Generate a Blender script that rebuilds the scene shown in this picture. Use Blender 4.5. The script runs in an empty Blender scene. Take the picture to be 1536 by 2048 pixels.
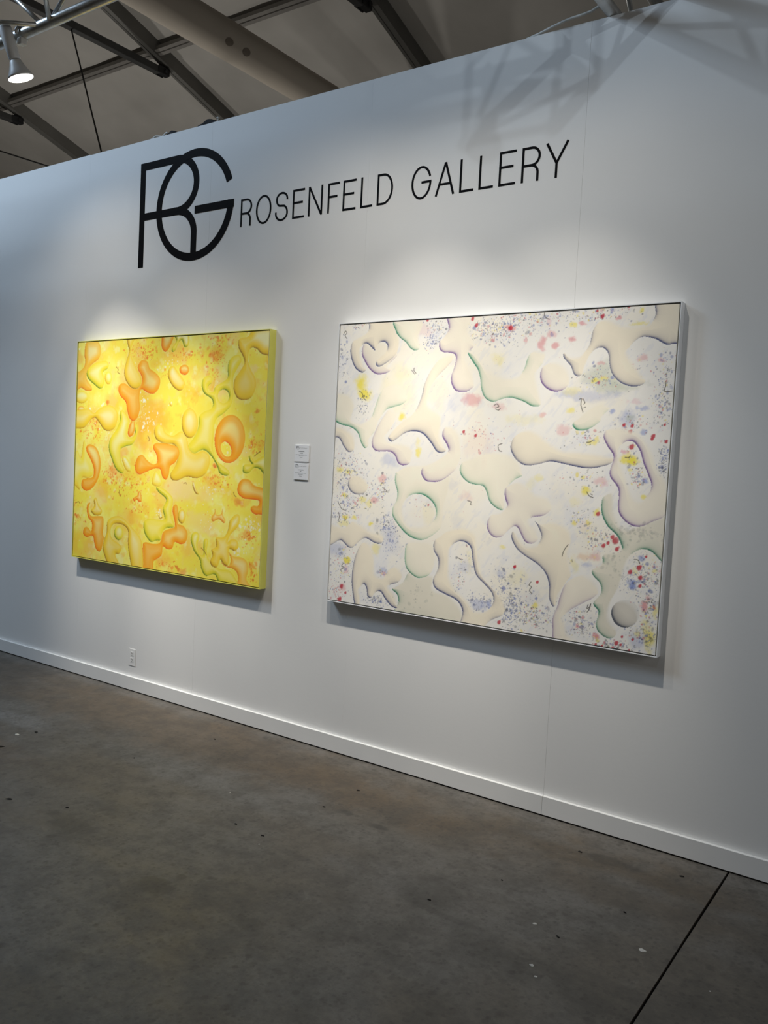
import bpy, bmesh, math, random
import numpy as np
from mathutils import Vector, Matrix

S = bpy.context.scene
COL = S.collection

# ------------------------------------------------------------------ camera
cam_data = bpy.data.cameras.new('camera')
cam = bpy.data.objects.new('camera', cam_data)
COL.objects.link(cam)
YAW, PITCH, ROLL, FOCAL = -0.60857590, -0.06013710, 0.05042121, 1688.2997
fwd = Vector((math.sin(YAW) * math.cos(PITCH), math.cos(YAW) * math.cos(PITCH), math.sin(PITCH)))
r0 = fwd.cross(Vector((0, 0, 1))).normalized()
u0 = r0.cross(fwd)
right = math.cos(ROLL) * r0 + math.sin(ROLL) * u0
up = -math.sin(ROLL) * r0 + math.cos(ROLL) * u0
m = Matrix((right, up, -fwd)).transposed().to_4x4()
m.translation = Vector((0.0, -3.69213896, 1.63836268))
cam.matrix_world = m
cam_data.sensor_fit = 'VERTICAL'
cam_data.sensor_height = 36.0
cam_data.lens = FOCAL / 2048.0 * 36.0
cam_data.clip_start = 0.05
cam_data.clip_end = 200
S.camera = cam

# ------------------------------------------------------------------ colour management, world
S.view_settings.view_transform = 'Standard'
S.view_settings.look = 'None'
S.view_settings.exposure = 0.13
S.view_settings.gamma = 1.0
S.view_settings.use_curve_mapping = False
S.cycles.max_bounces = 8
S.cycles.diffuse_bounces = 5
S.cycles.caustics_reflective = False
S.cycles.caustics_refractive = False
S.cycles.sample_clamp_indirect = 6.0

world = bpy.data.worlds.new('world')
S.world = world
world.use_nodes = True
bgn = world.node_tree.nodes['Background']
bgn.inputs['Color'].default_value = (1.0, 0.97, 0.93, 1)
bgn.inputs['Strength'].default_value = 0.10


def aim(o, target):
    d = Vector(target) - o.location
    o.rotation_euler = d.to_track_quat('-Z', 'Y').to_euler()


def area(name, loc, target, size, energy, color, size_y=None):
    l = bpy.data.lights.new(name, 'AREA')
    l.energy = energy
    l.color = color
    l.size = size
    if size_y:
        l.shape = 'RECTANGLE'
        l.size_y = size_y
    o = bpy.data.objects.new(name, l)
    COL.objects.link(o)
    o.location = loc
    aim(o, target)
    return o


def spot(name, loc, target, energy, color, angle, blend=1.0, radius=0.04):
    l = bpy.data.lights.new(name, 'SPOT')
    l.energy = energy
    l.color = color
    l.spot_size = math.radians(angle)
    l.spot_blend = blend
    l.shadow_soft_size = radius
    o = bpy.data.objects.new(name, l)
    COL.objects.link(o)
    o.location = loc
    aim(o, target)
    return o


# daylight from the open end of the tent, far to the left; hall floods behind the viewer
spot('tent_end_daylight', (-7.6, -3.4, 6.6), (-5.0, 0, 3.0), 790, (0.60, 0.78, 1.0), 100, 0.6, 0.9)
area('side_fill', (4.2, -2.0, 2.6), (-1.0, -0.2, 1.6), 1.6, 34, (1.0, 0.97, 0.93))  # unseen fill, added to brighten the white frame's right side and the wall
spot('hall_flood', (-0.24, -3.3, 4.5), (-1.15, 0, 2.9), 36, (0.74, 0.87, 1.0), 56, 0.8, 0.025)
spot('hall_flood', (-2.70, -3.3, 4.5), (-0.85, 0, 2.9), 32, (0.74, 0.87, 1.0), 56, 0.8, 0.025)
# unseen fill lights added behind the wall to brighten the roof
for lx, ly, le in ((-13.5, 3.2, 190), (-10.2, 3.2, 150), (-6.0, 5.0, 34)):
    pl = bpy.data.lights.new('roof_fill', 'POINT')
    pl.energy = le
    pl.color = (1.0, 0.975, 0.93)
    pl.shadow_soft_size = 0.15
    po = bpy.data.objects.new('roof_fill', pl)
    COL.objects.link(po)
    po.location = (lx, ly, 2.9)

# painting lamps on the truss: x, direction of the fixture, beams (aim point, watts, cone in degrees);
# the nested cones give each reflector lamp its bright core and soft spill
LAMP_Y, LAMP_Z = -1.035, 3.60
WARM = (1.0, 0.93, 0.825)
LAMPS = [
    (-4.381, (0.15, 0.30, -0.94), [((-3.30, 0.38, -1.32), 44, 80), ((-3.95, 0.0, 1.10), 208, 34)],
     'white spotlight hanging under the truss at the upper left, glowing'),
    (-5.08, (0.08, 0.40, -0.90), [((-4.85, 0.0, 1.60), 22, 120), ((-4.70, 0.0, 1.36), 112, 48), ((-4.80, 0.0, 1.10), 125, 34)],
     'truss spotlight aimed at the middle of the yellow painting'),
    (-5.85, (0.25, 0.40, -0.87), [((-4.90, 0.0, 1.50), 18, 48)],
     'leftmost truss spotlight, aimed across at the yellow painting'),
    (-2.75, (-0.15, 0.40, -0.90), [((-3.20, 0.0, 1.60), 18, 120), ((-3.25, 0.0, 1.10), 26, 62)],
     'truss spotlight aimed between the two paintings'),
    (-2.28, (-0.03, 0.40, -0.90), [((-2.30, 0.0, 1.60), 16, 120), ((-2.40, 0.0, 1.10), 86, 62), ((-2.40, 0.0, 1.12), 128, 34)],
     'truss spotlight aimed at the middle of the white painting'),
]
for _t, _w, _c in (((-1.60, 0.0, 1.60), 13, 120), ((-1.75, 0.0, 1.05), 66, 62), ((-1.55, 0.0, 1.10), 95, 34)):
    spot('truss_lamp_beam', (-1.48, LAMP_Y, LAMP_Z), _t, _w, WARM, _c, 1.0, 0.032)

# ------------------------------------------------------------------ helpers
def lin(c):
    return tuple((v / 12.92 if v <= 0.04045 else ((v + 0.055) / 1.055) ** 2.4) for v in c)


def rgb(r, g, b):
    return lin((r / 255, g / 255, b / 255))


def mat(name, color, rough=0.6, metal=0.0, noise=None, bump=None):
    """noise = (scale, darker colour, amount); bump = (scale, strength)"""
    ma = bpy.data.materials.new(name)
    ma.use_nodes = True
    nt = ma.node_tree
    b = nt.nodes['Principled BSDF']
    b.inputs['Roughness'].default_value = rough
    b.inputs['Metallic'].default_value = metal
    b.inputs['Base Color'].default_value = (*color, 1)
    tc = nt.nodes.new('ShaderNodeTexCoord')
    if noise:
        n = nt.nodes.new('ShaderNodeTexNoise')
        n.inputs['Scale'].default_value = noise[0]
        n.inputs['Detail'].default_value = 6
        nt.links.new(tc.outputs['Object'], n.inputs['Vector'])
        mx = nt.nodes.new('ShaderNodeMix')
        mx.data_type = 'RGBA'
        mx.inputs[6].default_value = (*color, 1)
        mx.inputs[7].default_value = (*noise[1], 1)
        mr = nt.nodes.new('ShaderNodeMapRange')
        mr.inputs['From Min'].default_value = 0.35
        mr.inputs['From Max'].default_value = 0.7
        mr.inputs['To Max'].default_value = noise[2]
        nt.links.new(n.outputs['Fac'], mr.inputs['Value'])
        nt.links.new(mr.outputs['Result'], mx.inputs[0])
        nt.links.new(mx.outputs[2], b.inputs['Base Color'])
    if bump:
        n = nt.nodes.new('ShaderNodeTexNoise')
        n.inputs['Scale'].default_value = bump[0]
        n.inputs['Detail'].default_value = 4
        nt.links.new(tc.outputs['Object'], n.inputs['Vector'])
        bp = nt.nodes.new('ShaderNodeBump')
        bp.inputs['Strength'].default_value = bump[1]
        bp.inputs['Distance'].default_value = 0.01
        nt.links.new(n.outputs['Fac'], bp.inputs['Height'])
        nt.links.new(bp.outputs['Normal'], b.inputs['Normal'])
    return ma


def obj(name, bm, material, parent=None, smooth=False, loc=(0, 0, 0)):
    me = bpy.data.meshes.new(name)
    bmesh.ops.recalc_face_normals(bm, faces=bm.faces[:])
    bm.to_mesh(me)
    bm.free()
    me.materials.append(material)
    if smooth:
        for p in me.polygons:
            p.use_smooth = True
    o = bpy.data.objects.new(name, me)
    COL.objects.link(o)
    o.location = loc
    if parent is not None:
        o.parent = parent
    return o


def empty(name, loc=(0, 0, 0)):
    o = bpy.data.objects.new(name, None)
    o.empty_display_size = 0.1
    COL.objects.link(o)
    o.location = loc
    return o


def tag(o, label=None, cat=None, group=None, kind=None):
    if label:
        o['label'] = label
    if cat:
        o['category'] = cat
    if group:
        o['group'] = group
    if kind:
        o['kind'] = kind
    return o


def box(bm, x0, x1, y0, y1, z0, z1, bevel=0.0):
    v = [bm.verts.new(p) for p in ((x0, y0, z0), (x1, y0, z0), (x1, y1, z0), (x0, y1, z0),
                                   (x0, y0, z1), (x1, y0, z1), (x1, y1, z1), (x0, y1, z1))]
    f = [bm.faces.new([v[i] for i in q]) for q in ((0, 3, 2, 1), (4, 5, 6, 7), (0, 1, 5, 4),
                                                   (1, 2, 6, 5), (2, 3, 7, 6), (3, 0, 4, 7))]
    if bevel:
        e = list({e for ff in f for e in ff.edges})
        bmesh.ops.bevel(bm, geom=e, offset=bevel, segments=2, profile=0.5, affect='EDGES')


def tube(bm, pts, radii, seg=12, cap=True):
    pts = [Vector(p) for p in pts]
    if not hasattr(radii, '__len__'):
        radii = [radii] * len(pts)
    rings = []
    ref = None
    for i, p in enumerate(pts):
        a = pts[max(i - 1, 0)]
        b = pts[min(i + 1, len(pts) - 1)]
        t = (b - a).normalized()
        if ref is None or abs(ref.dot(t)) > 0.98:
            ref = Vector((0, 0, 1)) if abs(t.z) < 0.9 else Vector((1, 0, 0))
        n = (ref - t * ref.dot(t)).normalized()
        ref = n
        bn = t.cross(n)
        rings.append([bm.verts.new(p + (n * math.cos(2 * math.pi * k / seg) + bn * math.sin(2 * math.pi * k / seg)) * radii[i])
                      for k in range(seg)])
    for r1, r2 in zip(rings, rings[1:]):
        for k in range(seg):
            bm.faces.new((r1[k], r1[(k + 1) % seg], r2[(k + 1) % seg], r2[k]))
    if cap:
        bm.faces.new(rings[0][::-1])
        bm.faces.new(rings[-1])


def lathe(bm, prof, seg=32, M=None):
    """profile of (radius, z) turned round the local z axis"""
    rings = []
    for r, z in prof:
        if r < 1e-6:
            rings.append([bm.verts.new((0, 0, z))])
        else:
            rings.append([bm.verts.new((r * math.cos(2 * math.pi * k / seg), r * math.sin(2 * math.pi * k / seg), z)) for k in range(seg)])
    for a, b in zip(rings, rings[1:]):
        for k in range(seg):
            k2 = (k + 1) % seg
            if len(a) == 1 and len(b) == 1:
                continue
            if len(a) == 1:
                bm.faces.new((a[0], b[k2], b[k]))
            elif len(b) == 1:
                bm.faces.new((a[k], a[k2], b[0]))
            else:
                bm.faces.new((a[k], a[k2], b[k2], b[k]))
    if M is not None:
        for ring in rings:
            for v in ring:
                v.co = M @ v.co


# ------------------------------------------------------------------ materials
M_WALL = mat('white_wall_paint', rgb(232, 232, 230), 0.75, noise=(1.3, rgb(226, 226, 225), 0.6), bump=(60, 0.03))
M_CORE = mat('wall_core', rgb(120, 118, 112), 0.9, noise=(4, rgb(100, 98, 94), 0.6))
M_BASE = mat('white_gloss_trim', rgb(236, 236, 234), 0.45, noise=(3, rgb(228, 228, 226), 0.5))
M_VINYL = mat('black_vinyl', rgb(6, 6, 8), 0.6, noise=(30, rgb(10, 10, 12), 0.5))
M_VINYL.node_tree.nodes['Principled BSDF'].inputs['Specular IOR Level'].default_value = 0.05
M_BLACK = mat('black_backing', rgb(10, 10, 10), 0.9, noise=(20, rgb(16, 16, 15), 0.5))
M_FRAME_Y = mat('chartreuse_frame', rgb(224, 222, 110), 0.5, noise=(9, rgb(214, 211, 96), 0.6))
M_FRAME_W = mat('white_frame', rgb(232, 235, 238), 0.45, noise=(9, rgb(222, 226, 230), 0.6))
M_LINER = mat('stretcher_liner', rgb(222, 216, 200), 0.8, noise=(9, rgb(210, 204, 188), 0.6))
M_CARD = mat('white_card', rgb(238, 240, 243), 0.6, noise=(40, rgb(232, 234, 238), 0.5))
M_INK = mat('grey_print', rgb(42, 44, 48), 0.7, noise=(200, rgb(62, 64, 68), 0.5))
M_ALU = mat('brushed_aluminium', rgb(212, 212, 210), 0.34, 0.7, noise=(14, rgb(168, 165, 156), 0.7), bump=(40, 0.05))
M_LAMP = mat('white_lamp_housing', rgb(222, 221, 218), 0.4, noise=(9, rgb(208, 207, 204), 0.6))
M_CLAMP = mat('dark_clamp', rgb(46, 46, 48), 0.5, 0.4, noise=(20, rgb(36, 36, 38), 0.5))
M_BEAM = mat('grey_tent_beam', rgb(112, 110, 105), 0.6, 0.2, noise=(2, rgb(100, 98, 93), 0.7))
M_PURLIN = mat('grey_purlin', rgb(128, 124, 118), 0.6, 0.1, noise=(3, rgb(112, 108, 103), 0.7))
M_STRUT = mat('dark_strut', rgb(74, 74, 73), 0.55, 0.3, noise=(3, rgb(62, 62, 61), 0.7))
M_BRACKET = mat('dark_bracket', rgb(40, 40, 41), 0.6, 0.3, noise=(10, rgb(30, 30, 31), 0.7))
M_CABLE = mat('black_cable', rgb(20, 20, 20), 0.6, noise=(30, rgb(28, 28, 28), 0.5))
M_WCABLE = mat('white_cable', rgb(205, 205, 200), 0.5, noise=(30, rgb(185, 185, 180), 0.5))
M_PLASTIC = mat('white_plastic', rgb(230, 230, 226), 0.35, noise=(30, rgb(224, 224, 220), 0.5))
M_SLOT = mat('dark_slot', rgb(14, 13, 12), 0.7, noise=(90, rgb(22, 20, 18), 0.5))
M_TARP = mat('black_tarp', rgb(7, 7, 9), 0.9, noise=(20, rgb(26, 26, 30), 0.6), bump=(30, 0.4))
M_SCRAP = mat('dark_scrap', rgb(26, 24, 22), 0.9, noise=(80, rgb(36, 33, 30), 0.6))
M_FLECK = mat('white_fleck', rgb(196, 194, 188), 0.8, noise=(80, rgb(170, 168, 160), 0.6))


def roof_material():
    ma = mat('grey_tent_fabric', rgb(180, 177, 171), 0.85)
    nt = ma.node_tree
    b = nt.nodes['Principled BSDF']
    tc = next(n for n in nt.nodes if n.type == 'TEX_COORD')
    mp = nt.nodes.new('ShaderNodeMapping')
    mp.inputs['Scale'].default_value = (1.6, 0.18, 0.18)
    nt.links.new(tc.outputs['Object'], mp.inputs['Vector'])
    n = nt.nodes.new('ShaderNodeTexNoise')
    n.inputs['Scale'].default_value = 1.4
    n.inputs['Detail'].default_value = 3
    nt.links.new(mp.outputs['Vector'], n.inputs['Vector'])
    bp = nt.nodes.new('ShaderNodeBump')
    bp.inputs['Strength'].default_value = 0.5
    bp.inputs['Distance'].default_value = 0.05
    nt.links.new(n.outputs['Fac'], bp.inputs['Height'])
    nt.links.new(bp.outputs['Normal'], b.inputs['Normal'])
    n2 = nt.nodes.new('ShaderNodeTexNoise')
    n2.inputs['Scale'].default_value = 0.9
    n2.inputs['Detail'].default_value = 5
    nt.links.new(tc.outputs['Object'], n2.inputs['Vector'])
    cr = nt.nodes.new('ShaderNodeValToRGB')
    cr.color_ramp.elements[0].position = 0.3
    cr.color_ramp.elements[0].color = (*rgb(166, 162, 155), 1)
    cr.color_ramp.elements[1].position = 0.75
    cr.color_ramp.elements[1].color = (*rgb(186, 182, 175), 1)
    nt.links.new(n2.outputs['Fac'], cr.inputs['Fac'])
    nt.links.new(cr.outputs['Color'], b.inputs['Base Color'])
    return ma


M_ROOF = roof_material()
M_DUCT = mat('tan_duct_fabric', rgb(184, 174, 160), 0.85, noise=(0.8, rgb(168, 159, 146), 0.7), bump=(2.5, 0.25))
M_PATCH = mat('brown_patch', rgb(120, 110, 98), 0.85, noise=(9, rgb(110, 100, 88), 0.6))


def floor_material():
    ma = bpy.data.materials.new('stained_concrete')
    ma.use_nodes = True
    nt = ma.node_tree
    N, L = nt.nodes, nt.links
    b = N['Principled BSDF']
    tc = N.new('ShaderNodeTexCoord')

    def noise(scale, detail=6, rough=0.6, vec=None, dist=0.0):
        n = N.new('ShaderNodeTexNoise')
        n.inputs['Scale'].default_value = scale
        n.inputs['Detail'].default_value = detail
        n.inputs['Roughness'].default_value = rough
        n.inputs['Distortion'].default_value = dist
        L.new(vec or tc.outputs['Object'], n.inputs['Vector'])
        return n.outputs['Fac']

    def rng(v, a, c, lo=0.0, hi=1.0):
        r = N.new('ShaderNodeMapRange')
        r.interpolation_type = 'SMOOTHSTEP'
        r.inputs['From Min'].default_value = a
        r.inputs['From Max'].default_value = c
        r.inputs['To Min'].default_value = lo
        r.inputs['To Max'].default_value = hi
        L.new(v, r.inputs['Value'])
        return r.outputs['Result']

    def mix(f, a, c, mode='MIX'):
        x = N.new('ShaderNodeMix')
        x.data_type = 'RGBA'
        x.blend_type = mode
        if isinstance(f, float):
            x.inputs[0].default_value = f
        else:
            L.new(f, x.inputs[0])
        for v, s in ((a, x.inputs[6]), (c, x.inputs[7])):
            if isinstance(v, tuple):
                s.default_value = (*v, 1)
            else:
                L.new(v, s)
        return x.outputs[2]

    def math_(op, a, c):
        x = N.new('ShaderNodeMath')
        x.operation = op
        for v, s in ((a, x.inputs[0]), (c, x.inputs[1])):
            if isinstance(v, (int, float)):
                s.default_value = v
            else:
                L.new(v, s)
        return x.outputs[0]

    mp = N.new('ShaderNodeMapping')
    mp.inputs['Scale'].default_value = (0.8, 1.15, 1.0)
    mp.inputs['Location'].default_value = (3.1, 0.7, 0.0)
    L.new(tc.outputs['Object'], mp.inputs['Vector'])
    big = noise(1.05, 7, 0.58, mp.outputs['Vector'], 0.4)
    c = mix(rng(big, 0.42, 0.62), rgb(130, 129, 126), rgb(122, 116, 106))
    # browner band of old stain along the foot of the wall
    sep = N.new('ShaderNodeSeparateXYZ')
    L.new(tc.outputs['Object'], sep.inputs[0])
    band = rng(sep.outputs['Y'], -0.75, -0.12)
    wob = rng(noise(2.6, 5), 0.35, 0.65)
    c = mix(math_('MULTIPLY', math_('MULTIPLY', band, wob), 0.8), c, rgb(126, 112, 92))
    edge = rng(sep.outputs['Y'], -0.17, -0.05)
    c = mix(math_('MULTIPLY', edge, 0.6), c, rgb(150, 149, 146))
    for x, y, rx, ry, s, colr in ((-3.7, -.36, 1.7, .30, .75, rgb(122, 104, 80)), (-4.6, -1.22, .75, .14, .7, rgb(118, 100, 78)),
                                  (-2.35, -.42, .8, .16, .6, rgb(116, 98, 74)), (-1.15, -.30, .6, .07, .7, rgb(104, 90, 70)),
                                  (-.95, -.52, .5, .10, .5, rgb(104, 90, 70)), (-5.9, -.35, .8, .25, .5, rgb(104, 92, 76)),
                                  (-4.55, -.87, .34, .10, .8, rgb(146, 148, 150)), (-3.25, -.80, .80, .10, .7, rgb(140, 141, 140)),
                                  (-1.9, -.75, .5, .12, .5, rgb(136, 136, 133)), (-1.5, -1.1, .5, .3, .4, rgb(132, 131, 128))):
        vm = N.new('ShaderNodeVectorMath')
        vm.operation = 'SUBTRACT'
        vm.inputs[1].default_value = (x, y, 0)
        L.new(tc.outputs['Object'], vm.inputs[0])
        v2 = N.new('ShaderNodeVectorMath')
        v2.operation = 'MULTIPLY'
        v2.inputs[1].default_value = (1 / rx, 1 / ry, 0)
        L.new(vm.outputs[0], v2.inputs[0])
        ln = N.new('ShaderNodeVectorMath')
        ln.operation = 'LENGTH'
        L.new(v2.outputs[0], ln.inputs[0])
        d = math_('ADD', ln.outputs['Value'], math_('MULTIPLY', math_('SUBTRACT', noise(4.5, 6, .6), 0.5), 2.0))
        c = mix(rng(d, 0.45, 1.35, s, 0.0), c, colr)
    mid = noise(5.5, 8, 0.7)
    c = mix(rng(mid, 0.36, 0.68, 0.0, 0.62), c, rgb(92, 89, 84))
    fine = noise(38, 6, 0.75)
    c = mix(rng(fine, 0.4, 0.7, 0.0, 0.5), c, rgb(88, 85, 80))
    pale = noise(9, 8, 0.7, dist=1.0)
    c = mix(rng(pale, 0.58, 0.8, 0.0, 0.5), c, rgb(158, 156, 150))
    # pits and small dark drips
    for sc, r_, jit in ((9.0, 0.10, 0.5), (21.0, 0.16, 0.45), (48.0, 0.2, 0.5)):
        v = N.new('ShaderNodeTexVoronoi')
        v.inputs['Scale'].default_value = sc
        wv = N.new('ShaderNodeVectorMath')
        wv.operation = 'ADD'
        wn = N.new('ShaderNodeTexNoise')
        wn.inputs['Scale'].default_value = sc * 1.7
        L.new(tc.outputs['Object'], wn.inputs['Vector'])
        sv = N.new('ShaderNodeVectorMath')
        sv.operation = 'SCALE'
        sv.inputs['Scale'].default_value = 0.5 / sc
        L.new(wn.outputs['Color'], sv.inputs[0])
        L.new(tc.outputs['Object'], wv.inputs[0])
        L.new(sv.outputs[0], wv.inputs[1])
        L.new(wv.outputs[0], v.inputs['Vector'])
        s2 = N.new('ShaderNodeSeparateXYZ')
        L.new(v.outputs['Color'], s2.inputs[0])
        keep = rng(s2.outputs['X'], jit, jit + 0.3)
        spot_ = rng(v.outputs['Distance'], r_, r_ * 2.2, 1.0, 0.0)
        c = mix(math_('MULTIPLY', math_('MULTIPLY', spot_, keep), 0.36), c, rgb(66, 62, 57))
    # larger named stains on the slab
    for x, y, rx, ry, s in ((-3.12, -1.50, .14, .07, .5), (-3.08, -1.285, .12, .06, .35), (-2.418, -1.607, .075, .06, .6),
                            (-2.391, -1.503, .022, .02, .6), (-1.968, -1.576, .05, .04, .5), (-3.058, -1.621, .02, .02, .5),
                            (-2.283, -.609, .05, .02, .35), (-2.064, -.631, .035, .022, .6), (-2.28, -.599, .03, .02, .5),
                            (-1.143, -.254, .12, .045, .55), (-1.202, -1.163, .11, .07, .35), (-2.261, -1.135, .025, .016, .5),
                            (-2.092, -.636, .06, .025, .4), (-2.267, -2.077, .05, .04, .4), (-1.6, -.95, .16, .12, .35)):
        vm = N.new('ShaderNodeVectorMath')
        vm.operation = 'SUBTRACT'
        vm.inputs[1].default_value = (x, y, 0)
        L.new(tc.outputs['Object'], vm.inputs[0])
        v2 = N.new('ShaderNodeVectorMath')
        v2.operation = 'MULTIPLY'
        v2.inputs[1].default_value = (1 / rx, 1 / ry, 0)
        L.new(vm.outputs[0], v2.inputs[0])
        ln = N.new('ShaderNodeVectorMath')
        ln.operation = 'LENGTH'
        L.new(v2.outputs[0], ln.inputs[0])
        d = math_('ADD', ln.outputs['Value'], math_('MULTIPLY', math_('SUBTRACT', noise(14, 4), 0.5), 1.6))
        c = mix(rng(d, 0.6, 1.25, s, 0.0), c, rgb(74, 71, 66))
    # faint darker line parallel with the wall
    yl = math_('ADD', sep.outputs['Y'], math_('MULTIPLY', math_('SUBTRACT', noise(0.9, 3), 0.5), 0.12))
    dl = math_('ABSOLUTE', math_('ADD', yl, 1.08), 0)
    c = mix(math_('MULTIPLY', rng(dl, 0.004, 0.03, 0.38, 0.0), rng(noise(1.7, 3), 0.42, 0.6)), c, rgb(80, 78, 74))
    c = mix(1.0, c, (0.57, 0.545, 0.515), 'MULTIPLY')
    L.new(c, b.inputs['Base Color'])
    rr = rng(mid, 0.3, 0.7, 0.42, 0.62)
    L.new(rr, b.inputs['Roughness'])
    bp = N.new('ShaderNodeBump')
    bp.inputs['Strength'].default_value = 0.25
    bp.inputs['Distance'].default_value = 0.004
    L.new(fine, bp.inputs['Height'])
    L.new(bp.outputs['Normal'], b.inputs['Normal'])
    return ma


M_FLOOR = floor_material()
M_JOINT = mat('black_joint_filler', rgb(16, 15, 14), 0.9, noise=(30, rgb(26, 24, 22), 0.6))

# ------------------------------------------------------------------ floor: slabs cut by open joints
XJ = -0.7205            # the saw-cut joint in view
fl = bmesh.new()
box(fl, -26, 10, -22, 13, -0.20, -0.015)
floor = tag(obj('floor', fl, M_JOINT), 'stained grey concrete floor with one black joint', kind='structure')
JW = 0.005
xs = [-26, XJ - 18.6, XJ - 12.4, XJ - 6.2, XJ, XJ + 6.2, 10]
for a, c in zip(xs, xs[1:]):
    s_ = bmesh.new()
    # the joint is hand cut: its edges are slightly ragged
    n = 140
    rnd = random.Random(int(a * 10) + 5)
    la, lc = [], []
    for i in range(n + 1):
        y = -22 + 35 * i / n
        la.append((a + JW + rnd.uniform(-.0012, .0012), y))
        lc.append((c - JW + rnd.uniform(-.0012, .0012), y))
    va = [s_.verts.new((x, y, 0)) for x, y in la]
    vc = [s_.verts.new((x, y, 0)) for x, y in lc]
    wa = [s_.verts.new((x, y, -0.015)) for x, y in la]
    wc = [s_.verts.new((x, y, -0.015)) for x, y in lc]
    for i in range(n):
        s_.faces.new((va[i], vc[i], vc[i + 1], va[i + 1]))
        s_.faces.new((va[i], va[i + 1], wa[i + 1], wa[i]))
        s_.faces.new((vc[i + 1], vc[i], wc[i], wc[i + 1]))
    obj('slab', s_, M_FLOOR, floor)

# ------------------------------------------------------------------ exhibition wall: core, four-foot panels, skirting
WT = 3.66
wc = bmesh.new()
box(wc, -10.03, 1.98, 0.02, 0.10, 0.0, WT - 0.002)
wall = tag(obj('wall_back', wc, M_CORE), 'tall white exhibition wall of painted panels', kind='structure')
PW = 1.2145
seam0 = -1.5675 + 0.0
rnd = random.Random(3)
for k in range(-7, 3):
    a, c = seam0 + k * PW, seam0 + (k + 1) * PW
    p = bmesh.new()
    off = rnd.uniform(0, 0.0004)
    box(p, a + 0.00025, c - 0.00025, -off if k % 2 else 0.0, 0.0199, 0.004, WT + rnd.uniform(-.002, .0015), 0.0002)
    obj('panel', p, M_WALL, wall)

bb = bmesh.new()
box(bb, -10.03, 1.98, -0.004, 0.0, 0.002, 0.08)
base = tag(obj('baseboard_back', bb, M_BLACK), 'white flat skirting along the exhibition wall', kind='structure')
for a, c in ((-10.03, -6.445), (-6.444, -1.5655), (-1.5645, 1.98)):
    p = bmesh.new()
    box(p, a, c, -0.019, -0.0005, 0.007, 0.0957, 0.0012)
    obj('board', p, M_BASE, base)

# ------------------------------------------------------------------ tent roof: fabric bays, rafters, purlins, struts
ceiling = tag(empty('ceiling', (-10, 0, 9.0)), 'grey fabric tent roof on dark rafters', kind='structure')
T = math.tan(math.radians(17.73))
CI = Matrix.Translation((10, 0, -9.0))


def roofz(y):
    return 9.47 - T * y


def roof_part(name, bm, m_, smooth=False):
    bm.transform(CI)
    return obj(name, bm, m_, ceiling, smooth)


RX = [-15.20 - 8.1, -15.20 - 4.05, -15.20, -11.12, -7.12, -3.08, 0.97, 5.02, 9.07]
RIDGE, EAVE = -5.0, 13.0
BW, BH = 0.14, 0.24
for x in RX:
    for side in (0, 1):
        p = bmesh.new()
        ya, yb = (RIDGE, EAVE) if side == 0 else (RIDGE, RIDGE - 17.0)
        dz = (lambda y: roofz(y)) if side == 0 else (lambda y: roofz(2 * RIDGE - y))
        # hollow-chamber profile: web with a grooved lower flange
        prof = [(0, 0), (0.045, 0), (0.05, 0.012), (0.058, 0.012), (0.063, 0), (BW, 0), (BW, BH), (0, BH)]
        va = [p.verts.new((x + u, ya, dz(ya) + w)) for u, w in prof]
        vb = [p.verts.new((x + u, yb, dz(yb) + w)) for u, w in prof]
        n = len(prof)
        for i in range(n):
            p.faces.new((va[i], va[(i + 1) % n], vb[(i + 1) % n], vb[i]))
        p.faces.new(va)
        p.faces.new(vb)
        roof_part('rafter', p, M_BEAM)
rnd = random.Random(9)
for a, c in zip(RX, RX[1:]):
    for side in (0, 1):
        p = bmesh.new()
        nx, ny = 14, 16
        ph = rnd.uniform(0, 6)
        g = []
        for j in range(ny + 1):
            row = []
            for i in range(nx + 1):
                u = i / nx
                d = (EAVE - RIDGE) * j / ny if side == 0 else -17.0 * j / ny
                y = RIDGE + d
                z = 9.47 - T * (RIDGE + abs(d)) + BH - 0.03
                sag = 0.05 * math.sin(math.pi * u) + 0.012 * math.sin(9 * u * math.pi + ph + 0.25 * j) * math.sin(math.pi * u)
                row.append(p.verts.new((a + BW / 2 + (c - a) * u, y, z + 0.02 - sag * 0.8)))
            g.append(row)
        for j in range(ny):
            for i in range(nx):
                p.faces.new((g[j][i], g[j][i + 1], g[j + 1][i + 1], g[j + 1][i]))
        roof_part('fabric_panel', p, M_ROOF, True)
for a, c in zip(RX, RX[1:]):
    for y in (5.24, -0.35, 10.6):
        p = bmesh.new()
        z = roofz(y)
        prof = [(-0.065, 0.0), (-0.010, 0.0), (-0.006, 0.02), (0.006, 0.02), (0.010, 0.0), (0.065, 0.0), (0.065, 0.07), (-0.065, 0.07)]
        co, si = math.cos(math.atan(T)), -math.sin(math.atan(T))
        va, vb = [], []
        for u, w in prof:
            yy, zz = y + u * co + w * 0.3, z + 0.03 + u * si + w
            va.append(p.verts.new((a + BW, yy, zz)))
            vb.append(p.verts.new((c, yy, zz)))
        n = len(prof)
        for i in range(n):
            p.faces.new((va[i], va[(i + 1) % n], vb[(i + 1) % n], vb[i]))
        p.faces.new(va)
        p.faces.new(vb)
        roof_part('purlin', p, M_PURLIN)
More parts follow.
